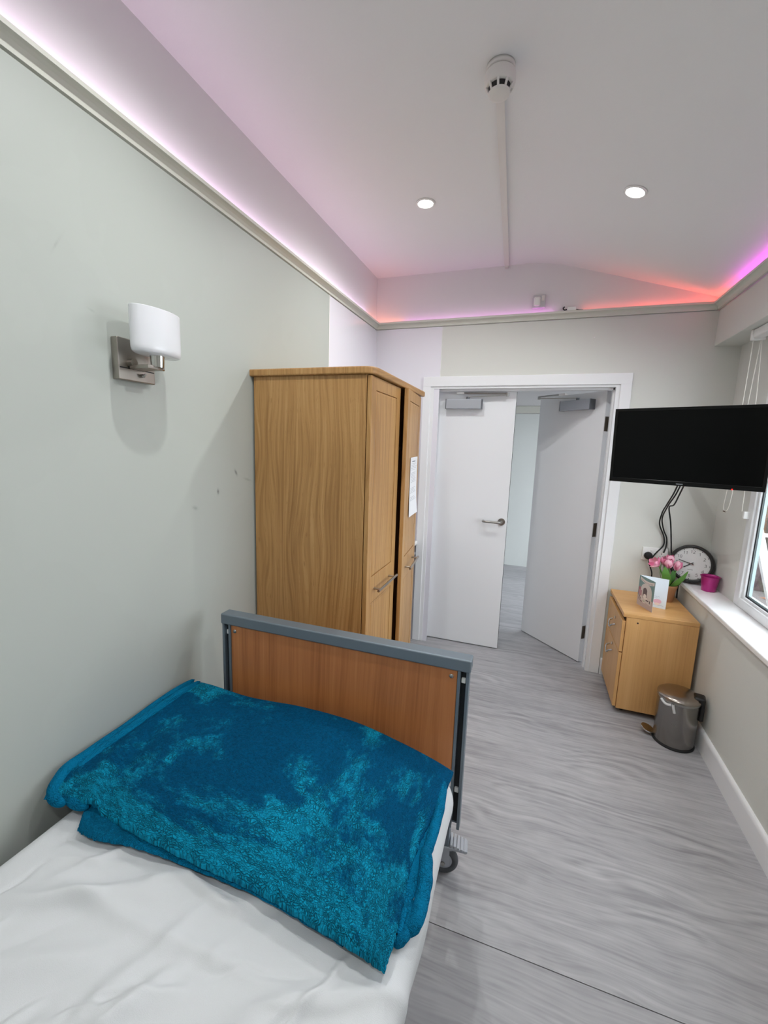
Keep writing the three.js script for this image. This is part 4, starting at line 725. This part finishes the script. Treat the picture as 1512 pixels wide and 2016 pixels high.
{
  const p = thing('tulip_pot', 'pink artificial tulips in a brown pot on the chest of drawers', 'potted flowers', [2.108, 0.6402, 0.135]);
  part('pot', lathe([[0.0001, 0], [0.040, 0], [0.042, 0.003], [0.053, 0.088], [0.056, 0.090], [0.057, 0.108], [0.053, 0.110], [0.050, 0.106], [0.047, 0.088], [0.0001, 0.086]], 40), S('#a2744f', 0.7), p);
  part('soil', lathe([[0.0001, 0.098], [0.03, 0.097], [0.050, 0.094]], 28), S('#2c2a22', 0.95), p);
  const pinks = [S('#f2a0bd', 0.55), S('#e87fa6', 0.55), S('#f6bccd', 0.55)], green = S('#5b8f3c', 0.55, { side: THREE.DoubleSide }), greenDark = S('#3f6f2e', 0.6, { side: THREE.DoubleSide });
  function petal(len, wid, curl) {                                     // a cupped petal growing along +y, opening outwards (+z)
    const nu = 8, nv = 10, pos = [], idx = [];
    for (let j = 0; j <= nv; j++) for (let i = 0; i <= nu; i++) { const v = j / nv, u = i / nu * 2 - 1, w = wid * Math.pow(Math.sin(Math.PI * clamp(0.06 + v * 0.92)), 0.65); pos.push(u * w, v * len, 0.30 * len * Math.sin(v * Math.PI * 0.85) + curl * v * v * len - u * u * w * 0.55); }
    for (let j = 0; j < nv; j++) for (let i = 0; i < nu; i++) { const a = j * (nu + 1) + i, b = a + 1, c = a + nu + 1, d = c + 1; idx.push(a, b, c, b, d, c); }
    const g = new THREE.BufferGeometry(); g.setAttribute('position', new THREE.Float32BufferAttribute(pos, 3)); g.setIndex(idx); g.computeVertexNormals(); return g;
  }
  pinks.forEach(m => m.side = THREE.DoubleSide);
  function tulip(base, head, tilt, turn, open) {
    const st = part('stem', tube([base, [(base[0] + head[0]) / 2 + 0.004, (base[1] + head[1]) / 2, (base[2] + head[2]) / 2], head], 0.0035, 16), green, p);
    const hd = new THREE.Group(); hd.name = 'flower_head'; hd.position.set(...head); hd.rotation.set(0, turn, tilt); p.add(hd);
    for (let k = 0; k < 6; k++) part('petal', petal(0.058 + (k % 2) * 0.004, 0.024, open * (k % 2 ? 1 : 0.5)), pinks[k % 3], hd, [0, 0, 0], [0.10 + open * 0.5, k / 6 * Math.PI * 2, 0, 'YXZ']).rotation.order = 'YXZ';
  }
  tulip([-0.01, 0.09, 0], [-0.062, 0.225, 0.01], 0.95, 0.2, 0.35);
  tulip([0, 0.09, 0.01], [-0.012, 0.222, 0.03], 0.15, 0.6, 0.05);
  tulip([0.01, 0.09, 0], [0.030, 0.212, 0.025], -0.25, 0.1, 0.0);
  tulip([0, 0.09, -0.01], [-0.002, 0.240, -0.005], 0.0, 1.0, 0.05);
  tulip([-0.01, 0.09, -0.01], [-0.030, 0.228, -0.01], 0.3, 1.6, 0.1);
  function blade(pts, wid, mat, across) {
    const c = new THREE.CatmullRomCurve3(pts.map(q => V3(...q))), n = 14, pos = [], idx = [], dirn = V3(pts[2][2] - pts[0][2], 0, -(pts[2][0] - pts[0][0])).normalize();
    if (across) dirn.set(...across).normalize();
    for (let j = 0; j <= n; j++) { const v = j / n, q = c.getPoint(v), w = wid * Math.pow(Math.sin(Math.PI * clamp(0.12 + v * 0.87)), 0.8); for (const u of [-1, 0, 1]) pos.push(q.x + dirn.x * w * u, q.y + dirn.y * w * u + (u ? 0.003 : 0), q.z + dirn.z * w * u); }
    for (let j = 0; j < n; j++) for (let i = 0; i < 2; i++) { const a = j * 3 + i, b = a + 1, cc = a + 3, d = cc + 1; idx.push(a, b, cc, b, d, cc); }
    const g = new THREE.BufferGeometry(); g.setAttribute('position', new THREE.Float32BufferAttribute(pos, 3)); g.setIndex(idx); g.computeVertexNormals(); part('leaf', g, mat, p);
  }
  blade([[-0.01, 0.095, 0.02], [-0.02, 0.145, 0.05], [-0.03, 0.19, 0.055], [-0.035, 0.228, 0.04]], 0.026, green);
  blade([[0.015, 0.095, 0.02], [0.035, 0.13, 0.045], [0.065, 0.17, 0.05], [0.092, 0.215, 0.04]], 0.017, green, [-0.7, 0.6, 0.2]);
  blade([[0.0, 0.095, 0.01], [0.01, 0.145, 0.04], [0.012, 0.185, 0.045], [0.01, 0.21, 0.04]], 0.019, greenDark);
  blade([[0.02, 0.095, 0.0], [0.045, 0.12, 0.03], [0.06, 0.15, 0.04], [0.075, 0.17, 0.04]], 0.013, greenDark, [-0.6, 0.7, 0.1]);
  blade([[-0.02, 0.095, 0.0], [-0.045, 0.16, 0.0], [-0.05, 0.21, 0.0], [-0.045, 0.255, 0.0]], 0.010, green);
}
// ---------------------------------------------------------------- clock and pot on the sill
{
  const k = thing('wall_clock', 'black rimmed round clock leaning in the window corner on the sill', 'clock', [2.232, 0.8905, 0.098]);
  k.rotation.order = 'YXZ'; k.rotation.y = THREE.MathUtils.degToRad(-24); k.rotation.x = THREE.MathUtils.degToRad(-12);
  const R = 0.122;
  const rim = lathe([[0.100, -0.004], [0.104, 0.006], [0.110, 0.010], [0.118, 0.006], [R, -0.006], [R, -0.030], [0.112, -0.036], [0.0001, -0.036]], 72); rim.rotateX(Math.PI / 2);
  part('rim', rim, P('#0a0a0b', 0.3, { clearcoat: 0.4, clearcoatRoughness: 0.15 }), k);
  const cv = document.createElement('canvas'); cv.width = cv.height = 512; const c = cv.getContext('2d');
  c.fillStyle = '#e9e9e9'; c.fillRect(0, 0, 512, 512); c.fillStyle = '#141414'; c.textAlign = 'center'; c.textBaseline = 'middle'; c.font = '62px sans-serif';
  for (let h = 1; h <= 12; h++) { const a = h / 12 * Math.PI * 2; c.fillText(String(h), 256 + Math.sin(a) * 188, 256 - Math.cos(a) * 188); }
  for (let m = 0; m < 60; m++) { const a = m / 60 * Math.PI * 2, q = m % 5 === 0; c.beginPath(); c.arc(256 + Math.sin(a) * 238, 256 - Math.cos(a) * 238, q ? 7 : 2.2, 0, 7); c.fill(); }
  c.fillStyle = '#777777'; for (let k = 0; k < 7; k++) c.fillRect(222 + k * 10, 345, 7, 9);
  const t = new THREE.CanvasTexture(cv); t.colorSpace = THREE.SRGBColorSpace;
  part('dial', new THREE.CircleGeometry(0.1035, 64), S('#ffffff', 0.5, { map: t }), k, [0, 0, -0.003]);
  const hand = (ang, len, w, name) => part(name, (() => { const g = box(-w / 2, w / 2, -0.014, len, 0, 0.0012); g.rotateZ(-ang); return g; })(), M.black, k, [0, 0, name === 'hour_hand' ? 0 : 0.0015]);
  hand(THREE.MathUtils.degToRad(232), 0.046, 0.005, 'hour_hand'); hand(THREE.MathUtils.degToRad(283), 0.070, 0.004, 'minute_hand');
  part('second_hand', (() => { const g = box(-0.0006, 0.0006, -0.012, 0.02, 0, 0.0008); g.rotateZ(-2.1); return g; })(), S('#b5483a', 0.5), k, [0, 0, 0.003]);
  part('clock_glass', (() => { const g = new THREE.CircleGeometry(0.1045, 64); return g; })(), P('#ffffff', 0.03, { transmission: 1, thickness: 0 }), k, [0, 0, 0.0058]);
}
{
  const p = thing('plant_pot', 'shiny magenta plant pot on the window sill', 'pot', [2.298, 0.7642, 0.232]);
  const g = lathe([[0.0001, 0], [0.036, 0], [0.038, 0.003], [0.0465, 0.076], [0.0475, 0.086], [0.0505, 0.0875], [0.0505, 0.091], [0.046, 0.091], [0.0435, 0.080], [0.034, 0.008], [0.0001, 0.007]], 12); 
  part('pot_body', g, P('#b3137c', 0.3, { metalness: 0.35, clearcoat: 0.6, clearcoatRoughness: 0.12, flatShading: false }), p);
  part('pot_rim', (() => { const q = new THREE.TorusGeometry(0.049, 0.0022, 8, 40); q.rotateX(Math.PI / 2); q.translate(0, 0.0905, 0); return q; })(), P('#9c0f6c', 0.3, { metalness: 0.35 }), p);
}
// ---------------------------------------------------------------- pedal bin
{
  const b = thing('pedal_bin', 'stainless steel pedal bin standing by the chest of drawers', 'bin', [2.088, 0, 0.668], THREE.MathUtils.degToRad(-14));
  const brushed = dataTex(256, 256, (u, v) => { const g = 150 + 60 * noise(u * 3, v * 180); return [g, g, g]; }, false, THREE.RepeatWrapping);
  const st = S('#8f8b87', 0.34, { metalness: 1, roughnessMap: brushed });
  const body = lathe([[0.096, 0.012], [0.0965, 0.03], [0.0985, 0.262], [0.099, 0.268]], 64);
  part('body', body, Object.assign(st.clone(), { side: THREE.DoubleSide }), b);
  part('base_ring', lathe([[0.0001, 0.0], [0.098, 0.0], [0.101, 0.004], [0.099, 0.014], [0.0001, 0.014]], 64), M.blackRubber, b);
  part('rim_band', lathe([[0.0985, 0.258], [0.1005, 0.262], [0.1005, 0.270], [0.0975, 0.271]], 64), M.steel, b);
  part('lid', lathe([[0.102, 0.272], [0.1035, 0.276], [0.102, 0.283], [0.09, 0.292], [0.06, 0.300], [0.0001, 0.304]], 64), S('#a39a92', 0.24, { metalness: 1 }), b);
  part('hinge_cover', merge([rbox(0.060, 0.116, 0.262, 0.305, -0.034, 0.034, 0.014, 4), rbox(0.094, 0.116, 0.17, 0.29, -0.028, 0.028, 0.010, 3)]), M.black, b);
  const ps = new THREE.Shape(); ps.absellipse(0, 0, 0.034, 0.036, 0, Math.PI * 2);
  const pg = new THREE.ExtrudeGeometry(ps, { depth: 0.004, bevelEnabled: true, bevelThickness: 0.002, bevelSize: 0.002, bevelSegments: 2, curveSegments: 24 }); pg.rotateX(-Math.PI / 2); pg.rotateZ(-0.30); pg.translate(-0.122, 0.026, 0.0);
  part('pedal', pg, M.chrome, b);
  part('pedal_arm', rbox(-0.115, -0.06, 0.012, 0.022, -0.012, 0.012, 0.003), M.black, b);
  const ribbon = (a0, len, drop) => { const pts = []; for (let k = 0; k <= 6; k++) { const a = a0 + len * k / 6, q = drop * Math.pow(k / 6, 2); pts.push([Math.cos(a) * 0.104, 0.262 - q - 0.012 * Math.sin(Math.PI * k / 6), Math.sin(a) * 0.104]); } const t = tube(pts, 0.007, 20, 8); return t; };
  part('bin_liner', merge([ribbon(2.45, -0.55, 0.006), ribbon(1.85, -0.12, 0.045)]), P('#e9e9ea', 0.5, { transmission: 0.2, thickness: 0 }), b);
}

// ---------------------------------------------------------------- shadows, hand over
scene.traverse(o => { if (o.isMesh) { o.castShadow = true; o.receiveShadow = true; } if (o.isSpotLight) o.castShadow = true; });
scene.updateMatrixWorld(true);
renderer.render(scene, camera);
